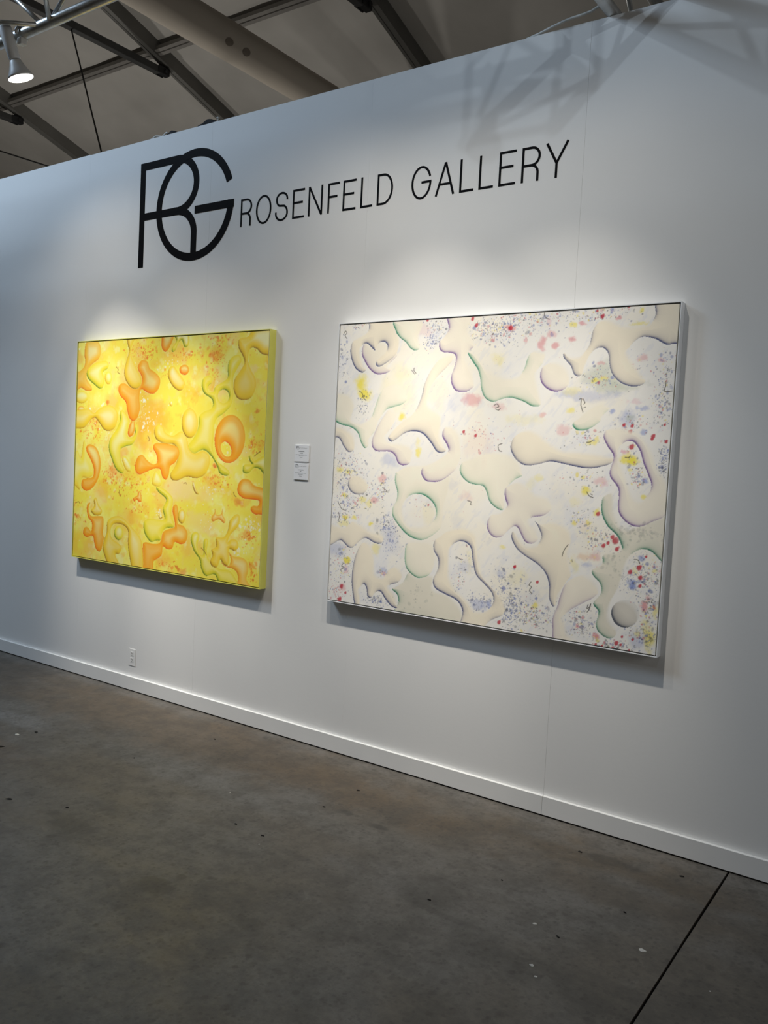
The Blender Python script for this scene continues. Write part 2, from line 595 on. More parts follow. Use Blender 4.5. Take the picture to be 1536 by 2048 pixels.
for x in RX[1:6]:
    y, z = 5.47, roofz(5.47)
    xc = x + 0.03
    p = bmesh.new()
    box(p, xc - 0.055, xc + 0.055, y - 0.10, y + 0.08, z - 0.13, z + 0.0, 0.012)
    box(p, xc - 0.075, xc - 0.05, y - 0.16, y + 0.03, z - 0.14, z - 0.03, 0.006)
    box(p, xc + 0.05, xc + 0.075, y - 0.16, y + 0.03, z - 0.14, z - 0.03, 0.006)
    tube(p, [(xc - 0.10, y - 0.02, z - 0.08), (xc + 0.10, y - 0.02, z - 0.08)], 0.03, 8)
    roof_part('bracket', p, M_BRACKET)
    p = bmesh.new()
    box(p, xc - 0.06, xc + 0.06, -6.0, y - 0.12, z - 0.145, z - 0.035, 0.01)
    roof_part('tie_beam', p, M_STRUT)

# tent side and gable beyond, seen only from elsewhere
p = bmesh.new()
box(p, -23.4, 9.3, EAVE - 0.05, EAVE + 0.02, 0.0, roofz(EAVE) + 0.1)
tag(obj('wall_far', p, M_ROOF), 'grey fabric side wall of the tent behind the booths', kind='structure')
p = bmesh.new()
gz = [(EAVE - 0.06, 0.0), (EAVE - 0.06, roofz(EAVE) + 0.2), (RIDGE, roofz(RIDGE) + 0.15), (RIDGE - 17.0, roofz(RIDGE + 17.0) + 0.2), (RIDGE - 17.0, 0.0)]
fa = [p.verts.new((-23.42, y, z)) for y, z in gz]
fb = [p.verts.new((-23.36, y, z)) for y, z in gz]
p.faces.new(fa)
p.faces.new(fb[::-1])
for i in range(5):
    p.faces.new((fa[i], fa[(i + 1) % 5], fb[(i + 1) % 5], fb[i]))
tag(obj('wall_left', p, M_ROOF), 'grey fabric gable end of the tent', kind='structure')

# ------------------------------------------------------------------ air duct
duct = tag(empty('air_duct', (-7.67, 4.0, 6.53)), 'tan fabric air duct slung under the tent roof', 'duct')
p = bmesh.new()
seg = 40
rings = []
for i in range(41):
    y = -0.8 + 8.4 * i / 40
    ring = []
    for k in range(seg):
        t = 2 * math.pi * k / seg
        r = 0.222 * (1 + 0.008 * math.sin(5 * t + i * 0.7))
        ring.append(p.verts.new((r * math.cos(t), y - 4.0, r * 0.97 * math.sin(t))))
    rings.append(ring)
for a, c in zip(rings, rings[1:]):
    for k in range(seg):
        p.faces.new((a[k], a[(k + 1) % seg], c[(k + 1) % seg], c[k]))
p.faces.new(rings[0])
p.faces.new(rings[-1])
obj('duct_sleeve', p, M_DUCT, duct, True)
for y, t in ((3.43, -0.60), (3.71, -0.60)):
    p = bmesh.new()
    # a round patch bent to the sleeve
    cen = p.verts.new((0.226 * math.cos(t), y - 4.0, 0.2195 * math.sin(t)))
    rim = []
    for k in range(20):
        a = 2 * math.pi * k / 20
        tt = t + 0.045 / 0.222 * math.cos(a)
        rim.append(p.verts.new((0.226 * math.cos(tt), y - 4.0 + 0.06 * math.sin(a), 0.2195 * math.sin(tt))))
    for k in range(20):
        p.faces.new((cen, rim[k], rim[(k + 1) % 20]))
    obj('patch', p, M_PATCH, duct)

# ------------------------------------------------------------------ cables above the wall
p = bmesh.new()
tube(p, [(-11.09, 3.78, 7.60), (-9.916, 3.5, 5.571), (-6.69, 2.75, 0.0)], 0.011, 6)
tag(obj('guy_cable', p, M_CABLE), 'thin black steep cable dropping from the tie beam behind the white wall', 'cable')
p = bmesh.new()
tube(p, [(-15.17, 3.5, 6.98), (-12.37, 3.5, 5.995), (-9.65, 3.47, 5.08)], 0.011, 6)
tag(obj('stay_cable', p, M_CABLE), 'thin black shallow cable low at the far left above the wall edge', 'cable')

# ------------------------------------------------------------------ lighting trusses
def truss(name, axis, p0, p1, size, label, pitch=0.5):
    """box truss of four chords; axis 'x' or 'y'; p0 = centre of start, p1 = centre of end"""
    root = tag(empty(name, p0), label, 'truss')
    L = (Vector(p1) - Vector(p0)).length
    h = size / 2

    def P(s, a, b):
        return (s, a, b) if axis == 'x' else (a, s, b)
    corners = ((-h, -h), (h, -h), (h, h), (-h, h))
    for a, b in corners:
        q = bmesh.new()
        tube(q, [P(0, a, b), P(L, a, b)], 0.0285, 14)
        obj('chord', q, M_ALU, root, True)
    n = max(2, int(round(L / pitch)))
    for f in range(4):
        c0, c1 = corners[f], corners[(f + 1) % 4]
        for i in range(n):
            s0, s1 = L * i / n, L * (i + 1) / n
            a, b = (c0, c1) if (i + f) % 2 == 0 else (c1, c0)
            q = bmesh.new()
            tube(q, [P(s0 + .03, *a), P(s1 - .03, *b)], 0.0125, 8)
            obj('lacing', q, M_ALU, root, True)
    for i in (0, n):
        q = bmesh.new()
        s = L * i / n
        for f in range(4):
            tube(q, [P(s, *corners[f]), P(s, *corners[(f + 1) % 4])], 0.014, 8)
        obj('end_frame', q, M_ALU, root, True)
    return root


TZ = 3.835
truss('lighting_truss', 'x', (-7.2, -1.03 - 0.145, TZ + 0.145), (-2.0, -1.03 - 0.145, TZ + 0.145), 0.29,
      'silver box truss running along the wall with the white spotlight under it', 0.42)
truss('cross_truss', 'y', (-1.335, -1.2, 3.688 + 0.15), (-1.335, 1.6, 3.688 + 0.15), 0.30,
      'silver box truss crossing over the top of the wall at the right', 0.42)

# ------------------------------------------------------------------ lamps
M_GLOW = bpy.data.materials.new('lamp_face')
M_GLOW.use_nodes = True
gb = M_GLOW.node_tree.nodes['Principled BSDF']
gb.inputs['Base Color'].default_value = (1, 0.97, 0.9, 1)
gb.inputs['Emission Color'].default_value = (1, 0.96, 0.88, 1)
gb.inputs['Emission Strength'].default_value = 14.0
fz = M_GLOW.node_tree.nodes.new('ShaderNodeTexNoise')
fz.inputs['Scale'].default_value = 60
fr = M_GLOW.node_tree.nodes.new('ShaderNodeMapRange')
fr.inputs['To Min'].default_value = 3.6
fr.inputs['To Max'].default_value = 4.4
M_GLOW.node_tree.links.new(fz.outputs['Fac'], fr.inputs['Value'])
M_GLOW.node_tree.links.new(fr.outputs['Result'], gb.inputs['Emission Strength'])


def spotlight(x, axis, beams, label):
    """lamp face centre sits at (x, LAMP_Y, LAMP_Z); hangs from the truss chord above"""
    face = Vector((x, LAMP_Y, LAMP_Z))
    d = Vector(axis).normalized()
    root = tag(empty('spotlight', face), label, 'spotlight', 'spotlights on the wall truss')
    R = d.to_track_quat('-Z', 'Y').to_matrix().to_4x4()      # local -z looks along the beam
    b = bmesh.new()
    lathe(b, [(0.0, 0.262), (0.030, 0.262), (0.034, 0.256), (0.0305, 0.10), (0.027, 0.094), (0.0, 0.094)], 28, R)
    obj('neck', b, M_LAMP, root, True)
    b = bmesh.new()
    lathe(b, [(0.0, 0.092), (0.027, 0.092), (0.031, 0.085), (0.038, 0.066), (0.052, 0.036), (0.065, 0.012), (0.069, 0.0),
              (0.066, 0.0), (0.060, 0.012), (0.0, 0.020)], 36, R)
    obj('shade', b, M_LAMP, root, True)
    b = bmesh.new()
    lathe(b, [(0.0655, 0.001), (0.060, -0.0012), (0.04, -0.0025), (0.0, -0.003)], 36, R)
    obj('bulb', b, M_GLOW, root, True)
    # hanger: a hook round the chord and a short yoke down to the neck
    b = bmesh.new()
    top = R @ Vector((0, 0, 0.245))
    cz = TZ - LAMP_Z
    tube(b, [top, (top.x * 0.6, top.y * 0.6, cz - 0.03)], 0.016, 10)
    obj('yoke', b, M_LAMP, root, True)
    b = bmesh.new()
    ring = [(0, 0.035 * math.cos(t), cz + 0.035 * math.sin(t)) for t in [math.radians(-100 + 30 * i) for i in range(11)]]
    tube(b, ring, 0.009, 8)
    obj('hook', b, M_LAMP, root, True)
    b = bmesh.new()
    box(b, -0.02, 0.02, -0.018, 0.018, cz - 0.062, cz - 0.025, 0.004)
    obj('clamp_block', b, M_LAMP, root)
    for tg, watts, cone in beams:
        s = spot('lamp_beam', face + d * 0.03, tg, watts, WARM, cone, 1.0, 0.032)
        s.parent = root
        s.location = d * 0.03
    return root


for args in LAMPS:
    spotlight(*args)

# ------------------------------------------------------------------ odds and ends on top of the wall
def lump(name, x0, x1, h, label, seed):
    b = bmesh.new()
    n = 14
    rnd = random.Random(seed)
    rows = []
    for i in range(n + 1):
        u = i / n
        hh = 0.002 + h * (math.sin(math.pi * u) ** 0.7) * (0.8 + 0.35 * rnd.random())
        row = []
        for k in range(7):
            t = math.pi * k / 6
            row.append(b.verts.new((x0 + (x1 - x0) * u, 0.055 - 0.045 * math.cos(t), WT + 0.0015 + hh * math.sin(t))))
        rows.append(row)
    for r1, r2 in zip(rows, rows[1:]):
        for k in range(6):
            b.faces.new((r1[k], r1[k + 1], r2[k + 1], r2[k]))
        b.faces.new((r1[0], r2[0], r2[6], r1[6]))
    b.faces.new(rows[0])
    b.faces.new(rows[-1][::-1])
    return tag(obj(name, b, M_TARP, None, True), label, 'cloth')


lump('black_cloth', -4.17, -3.985, 0.045, 'black cloth bunched on the wall edge at the panel seam', 4)
lump('black_cloth', -4.455, -4.36, 0.034, 'small black cloth lump on the wall edge left of the seam', 8)
b = bmesh.new()
tube(b, [(-4.62, 0.03, WT + 0.006), (-4.56, 0.025, WT + 0.022), (-4.50, 0.03, WT + 0.012), (-4.46, 0.03, WT + 0.03), (-4.44, 0.035, WT + 0.02)], 0.005, 6)
tag(obj('cable_end', b, M_WCABLE, None, True), 'short pale cable end lying on the wall edge beside black cloth', 'cable')
b = bmesh.new()
tube(b, [(-3.985, 0.03, WT + 0.003), (-3.985, 0.03, WT + 0.03)], 0.007, 8)
tube(b, [(-3.985, 0.03, WT + 0.03), (-3.985, 0.03, WT + 0.038)], 0.010, 8)
tag(obj('panel_pin', b, M_WCABLE), 'small white pin standing on the wall edge at the seam', 'pin')
b = bmesh.new()
pts = [(-1.90, 0.02, WT + 0.006), (-1.83, 0.005, WT + 0.008), (-1.758, -0.012, WT + 0.014), (-1.70, -0.02, WT + 0.020), (-1.661, -0.022, WT + 0.024), (-1.60, -0.022, WT + 0.027), (-1.566, -0.02, WT + 0.032),
       (-1.535, -0.018, WT + 0.045), (-1.512, -0.016, WT + 0.058)]
tube(b, pts, 0.006, 8)
tag(obj('power_cable', b, M_WCABLE, None, True), 'white cable sagging from the truss onto the wall edge', 'cable')

# ------------------------------------------------------------------ vinyl lettering
VT = 0.0015


def ribbon(bm, pts, w, closed=False, y0=-VT, y1=-0.0002):
    """flat stroke of width w along points (x, z), cut square at the ends"""
    P = [Vector((a, c)) for a, c in pts]
    n = len(P)
    lft, rgt = [], []
    for i in range(n):
        if closed:
            a, c = P[(i - 1) % n], P[(i + 1) % n]
            d1, d2 = (P[i] - a).normalized(), (c - P[i]).normalized()
        else:
            d1 = (P[i] - P[i - 1]).normalized() if i else (P[1] - P[0]).normalized()
            d2 = (P[i + 1] - P[i]).normalized() if i < n - 1 else d1
        t = (d1 + d2).normalized()
        nn = Vector((-t.y, t.x))
        k = min(1.0 / max(nn.dot(Vector((-d1.y, d1.x))), 0.35), 2.2)
        lft.append(P[i] + nn * w / 2 * k)
        rgt.append(P[i] - nn * w / 2 * k)
    F = [[bm.verts.new((v.x, y, v.y)) for v in side] for side in (lft, rgt) for y in (y0, y1)]
    m_ = n if closed else n - 1
    for i in range(m_):
        j = (i + 1) % n
        bm.faces.new((F[0][i], F[0][j], F[2][j], F[2][i]))
        bm.faces.new((F[1][i], F[1][j], F[3][j], F[3][i]))
        bm.faces.new((F[0][i], F[0][j], F[1][j], F[1][i]))
        bm.faces.new((F[2][i], F[2][j], F[3][j], F[3][i]))
    if not closed:
        bm.faces.new((F[0][0], F[1][0], F[3][0], F[2][0]))
        bm.faces.new((F[0][-1], F[1][-1], F[3][-1], F[2][-1]))


def arc(cx, cz, rx, rz, a0, a1, n=None):
    n = n or max(6, int(abs(a1 - a0) / 6))
    return [(cx + rx * math.cos(math.radians(a0 + (a1 - a0) * i / n)), cz + rz * math.sin(math.radians(a0 + (a1 - a0) * i / n))) for i in range(n + 1)]


logo = tag(empty('monogram', (-4.23, 0, 2.836)), 'large black interlocked RG monogram on the white wall', 'sign')
LI = Matrix.Translation((4.23, 0, -2.836))


def logo_part(bm, label):
    bm.transform(LI)
    o = obj('letter', bm, M_VINYL, logo)
    o['label'] = label
    return o


b = bmesh.new()
ribbon(b, [(-4.638, 2.834), (-4.638, 3.5115)], 0.050)
ribbon(b, [(-4.663, 3.4865), (-4.31, 3.4865)] + arc(-4.30, 3.324, 0.175, 0.1625, 90, -90) + [(-4.31, 3.1615), (-4.63, 3.1615)], 0.0485, y0=-VT - 0.0003)
ribbon(b, [(-4.33, 3.1625), (-4.30, 3.1615)] + arc(-4.30, 3.01, 0.1655, 0.1515, 88, 0) + [(-4.1345, 2.862)], 0.0495, y0=-VT - 0.0006)
logo_part(b, 'letter R of the monogram')
b = bmesh.new()
ribbon(b, arc(-4.1425, 3.1805, 0.3275, 0.3200, 19.5, 358.5), 0.0495, y0=-VT - 0.0009)
ribbon(b, [(-4.132, 3.1485), (-3.790, 3.1485)], 0.0475, y0=-VT - 0.0012)
logo_part(b, 'letter G of the monogram')

words = tag(empty('wall_lettering', (-2.685, 0, 2.99)), 'thin black capital lettering on the wall beside the monogram', 'sign')
WI = Matrix.Translation((2.685, 0, -2.99))
SW = 0.0116


def letter(ch, x0, x1):
    zb = 2.9955 - 0.009 * (x0 + 3.73) / 2.1
    zt = zb + 0.163
    h = SW / 2
    b = bmesh.new()
    xl, xr = x0 + h, x1 - h
    w = x1 - x0

    def st(*pts, y=0.0):
        ribbon(b, list(pts), SW, y0=-VT - y)
    if ch in 'EFL':
        st((xl, zb), (xl, zt))
        if ch in 'EL':
            st((x0, zb + h), (x1, zb + h), y=.0002)
        if ch in 'EF':
            st((x0, zt - h), (x1 - (0.0 if ch == 'E' else 0.0), zt - h), y=.0003)
            st((x0, zb + 0.088), (x1 - 0.013, zb + 0.088), y=.0004)
    elif ch == 'R':
        zm = zb + 0.0765
        st((xl, zb), (xl, zt))
        rz = (zt - h - zm) / 2
        st((x0, zt - h), (x1 - 0.045, zt - h), *arc(x1 - 0.045, zm + rz, 0.045 - h, rz, 84, -84), (x1 - 0.045, zm), (x0, zm), y=.0003)
        xe = x1 - 0.006 - h
        st((x1 - 0.05, zm), *arc(xe - 0.036, zm - 0.038, 0.036, 0.038, 84, 0), (xe, zb), y=.0005)
    elif ch == 'O':
        ribbon(b, arc((x0 + x1) / 2, (zb + zt) / 2, w / 2 - h, (zt - zb) / 2 - h + 0.0025, 0, 354, 59), SW, True)
    elif ch == 'S':
        cx = (x0 + x1) / 2
        r = w / 2 - h
        zc1, zc2 = zt - 0.043 + 0.002, zb + 0.046 - 0.002
        pts = arc(cx + 0.001, zc1, r - 0.003, 0.041 - h + 0.0005, -8, 180) + arc(cx + 0.001, zc1, r - 0.003, 0.040, 192, 240) + \
            arc(cx, zc2, r, 0.044, 64, 10) + arc(cx, zc2, r, 0.0455 - h, 0, -180) + [(x0 + h, zc2 + 0.008)]
        st(*pts)
    elif ch == 'N':
        st((xl, zb), (xl, zt))
        st((xr, zb), (xr, zt), y=.0002)
        st((xl + 0.001, zt - 0.002), (xr - 0.001, zb + 0.002), y=.0004)
    elif ch == 'D':
        cz, rz = (zb + zt) / 2, (zt - zb) / 2 - h
        st((xl, zb), (xl, zt))
        xa = x1 - 0.062
        st((x0, zt - h), (xa, zt - h), *arc(xa, cz, 0.062 - h, rz, 84, -84, 28), (xa, zb + h), (x0, zb + h), y=.0003)
    elif ch == 'G':
        cx, cz = (x0 + x1) / 2, (zb + zt) / 2
        st(*arc(cx, cz, w / 2 - h, (zt - zb) / 2 - h + 0.0025, 20, 358, 56))
        st((cx + 0.001, cz + 0.001), (x1, cz + 0.001), y=.0003)
    elif ch == 'A':
        cx = (x0 + x1) / 2
        st((xl, zb), (cx, zt))
        st((xr, zb), (cx, zt), y=.0002)
        f = 0.345
        st((xl + (cx - xl) * f, zb + 0.163 * f), (xr + (cx - xr) * f, zb + 0.163 * f), y=.0004)
    elif ch == 'Y':
        cx = (x0 + x1) / 2
        st((cx, zb), (cx, zb + 0.075))
        st((xl, zt), (cx, zb + 0.068), y=.0002)
        st((xr, zt), (cx, zb + 0.068), y=.0004)
    b.transform(WI)
    o = obj('letter', b, M_VINYL, words)
    o['label'] = 'black capital letter %s' % ch


for ch, a, c in (('R', -3.729, -3.637), ('O', -3.603, -3.481), ('S', -3.450, -3.351), ('E', -3.3165, -3.228), ('N', -3.199, -3.096),
                 ('F', -3.058, -2.978), ('E', -2.952, -2.863), ('L', -2.830, -2.751), ('D', -2.721, -2.619),
                 ('G', -2.503, -2.382), ('A', -2.357, -2.243), ('L', -2.215, -2.134), ('L', -2.106, -2.026),
                 ('E', -1.997, -1.908), ('R', -1.877, -1.781), ('Y', -1.757, -1.641)):
    letter(ch, a, c)

# ------------------------------------------------------------------ title cards
def card(z0, z1, label, rows):
    x0, x1 = -3.2145, -3.1090
    root = tag(empty('title_card', ((x0 + x1) / 2, 0, z0)), label, 'card', 'title cards between the paintings')
    I = Matrix.Translation((-(x0 + x1) / 2, 0, -z0))
    b = bmesh.new()
    box(b, x0, x1, -0.0065, -0.0003, z0, z1, 0.0008)
    b.transform(I)
    obj('board', b, M_CARD, root)
    b = bmesh.new()
    y = -0.0069
    w = 0.0011
    # tiny emblem in the upper left corner with a hairline beside it
    ex, ez = x0 + 0.022, z1 - 0.017
    ribbon(b, arc(ex + 0.003, ez, 0.009, 0.009, 20, 355), w, y0=y, y1=-0.0064)
    ribbon(b, [(ex - 0.010, ez - 0.009), (ex - 0.010, ez + 0.009)], w, y0=y, y1=-0.0064)
    ribbon(b, [(ex - 0.010, ez + 0.008)] + arc(ex - 0.001, ez + 0.004, 0.006, 0.004, 90, -90) + [(ex - 0.010, ez)], w, y0=y, y1=-0.0064)
    ribbon(b, [(ex + 0.004, ez), (ex + 0.012, ez)], w, y0=y, y1=-0.0064)
    x = ex + 0.016
    while x < x1 - 0.014:
        ribbon(b, [(x, ez - 0.0012), (x + 0.0024, ez + 0.0008)], 0.0006, y0=y, y1=-0.0064)
        x += 0.0035
    b.transform(I)
    obj('emblem', b, M_INK, root)
    b = bmesh.new()
    rnd = random.Random(int(z0 * 1000))
    cx = (x0 + x1) / 2 - 0.001
    for dz, half, hgt in rows:
        x = cx - half
        while x < cx + half:
            ln = rnd.uniform(0.0012, 0.0030)
            ribbon(b, [(x, z1 - dz + rnd.uniform(-.0004, .0004)), (min(x + ln, cx + half), z1 - dz)], hgt, y0=y, y1=-0.0064)
            x += ln + 0.0009
    b.transform(I)
    tag(obj('text_lines', b, M_INK, root), kind='stuff')
    return root


card(1.6112, 1.7068, 'upper of the two white title cards between the paintings',
     [(0.037, 0.021, 0.0030), (0.047, 0.011, 0.0024), (0.056, 0.042, 0.0017), (0.0625, 0.018, 0.0017), (0.072, 0.010, 0.0015)])
card(1.5080, 1.6015, 'lower of the two white title cards between the paintings',
     [(0.037, 0.021, 0.0030), (0.0455, 0.005, 0.0024), (0.0555, 0.041, 0.0017), (0.062, 0.017, 0.0017), (0.0725, 0.010, 0.0015)])

# ------------------------------------------------------------------ socket
sock = tag(empty('power_socket', (-4.5915, 0, 0.225)), 'white double power socket on the wall near the skirting', 'socket')
b = bmesh.new()
box(b, -0.036, 0.036, -0.0026, -0.0003, -0.058, 0.058, 0.0011)
obj('cover_plate', b, M_WALL, sock)
for k, cz in enumerate((0.024, -0.018)):
    b = bmesh.new()
    box(b, -0.017, 0.017, -0.0034, -0.0022, cz - 0.0165, cz + 0.0165, 0.0006)
    f_ = obj('socket_face', b, M_WALL, sock)
    b = bmesh.new()
    box(b, -0.0082, -0.0040, -0.0037, -0.0030, cz - 0.002, cz + 0.0085)
    box(b, 0.0042, 0.0080, -0.0037, -0.0030, cz - 0.003, cz + 0.0070)
    tube(b, [(0, -0.0037, cz - 0.009), (0, -0.0030, cz - 0.009)], 0.0026, 10)
    obj('slots', b, M_SLOT, f_)

# ------------------------------------------------------------------ floor litter
def flake(name, x, y, s, m_, label, group, seed, cat, asp=2.2, h=0.004):
    rnd = random.Random(seed)
    b = bmesh.new()
    n = 9
    rot = rnd.uniform(-0.5, 0.5)
    top, bot = [], []
    for k in range(n):
        t = 2 * math.pi * k / n
        r = s * rnd.uniform(0.55, 1.15)
        px, py = r * math.cos(t), r * math.sin(t) / asp
        px, py = px * math.cos(rot) - py * math.sin(rot), px * math.sin(rot) + py * math.cos(rot)
        top.append(b.verts.new((px * .85, py * .85, h * rnd.uniform(.5, 1.1))))
        bot.append(b.verts.new((px, py, 0.0003)))
    ct = b.verts.new((0, 0, h))
    for k in range(n):
        b.faces.new((top[k], top[(k + 1) % n], ct))
        b.faces.new((bot[k], bot[(k + 1) % n], top[(k + 1) % n], top[k]))
    b.faces.new(bot[::-1])
    return tag(obj(name, b, m_, None, False, (x, y, 0)), label, cat, group)


DARK = [(-3.528, -1.527, .017, 'longest dark scrap, low at the far left of the floor'),
        (-4.268, -.919, .022, 'dark sliver just right of the white fleck at far left'),
        (-4.187, -1.175, .020, 'dark scrap at the very left edge, above the longest scrap'),
        (-3.257, -1.411, .009, 'round dark scrap a step right of the longest scrap'),
        (-2.402, -1.038, .009, 'dark scrap beside the tiny white fleck in mid floor'),
        (-3.457, -.313, .010, 'dark scrap nearest the skirting below the yellow painting'),
        (-2.394, -.626, .008, 'small dark scrap below the gap between the paintings, lower of two'),
        (-2.395, -.359, .010, 'dark scrap below the gap between the paintings, nearer the skirting'),
        (-3.544, -.809, .008, 'lone tiny dark scrap on the pale grey floor patch'),
        (-1.421, -.705, .006, 'tiny dark scrap below the middle of the white painting'),
        (-1.274, -.255, .010, 'dark scrap near the skirting right of the skirting joint'),
        (-.952, -.621, .009, 'dark scrap above the largest white fleck'),
        (-1.081, -.941, .009, 'square dark scrap between the larger white flecks'),
        (-1.563, -1.022, .008, 'dark scrap left of the larger white flecks'),
        (-.866, -.186, .013, 'dark chip by the skirting close to the black floor joint'),
        (-2.569, -1.032, .008, 'dark scrap left of the tiny white fleck in mid floor')]
for i, (x, y, s, lab) in enumerate(DARK):
    flake('dark_scrap', x, y, s, M_SCRAP, lab, 'dark scraps on the floor', 20 + i, 'scrap')
WHITE = [(-.819, -.826, .015, 1.5, 'largest white paint fleck, left of the black floor joint'),
         (-1.181, -.914, .010, 1.3, 'white fleck left of the square dark scrap'),
         (-1.080, -1.155, .009, 1.2, 'upper of two close white flecks at the lower right floor'),
         (-1.043, -1.205, .007, 1.2, 'lower of two close white flecks at the lower right floor'),
         (-4.307, -1.01, .016, 1.8, 'white fleck at the far left of the floor'),
         (-2.356, -1.108, .005, 1.2, 'tiny white fleck in the middle of the floor'),
         (-2.842, -.798, .005, 1.5, 'tiny white fleck on the pale patch nearer the wall'),
         (-.573, -.915, .004, 1.4, 'tiny white fleck right of the black floor joint')]
for i, (x, y, s, a, lab) in enumerate(WHITE):
    flake('paint_fleck', x, y, s, M_FLECK, lab, 'white flecks on the floor', 60 + i, 'fleck', a, 0.002)

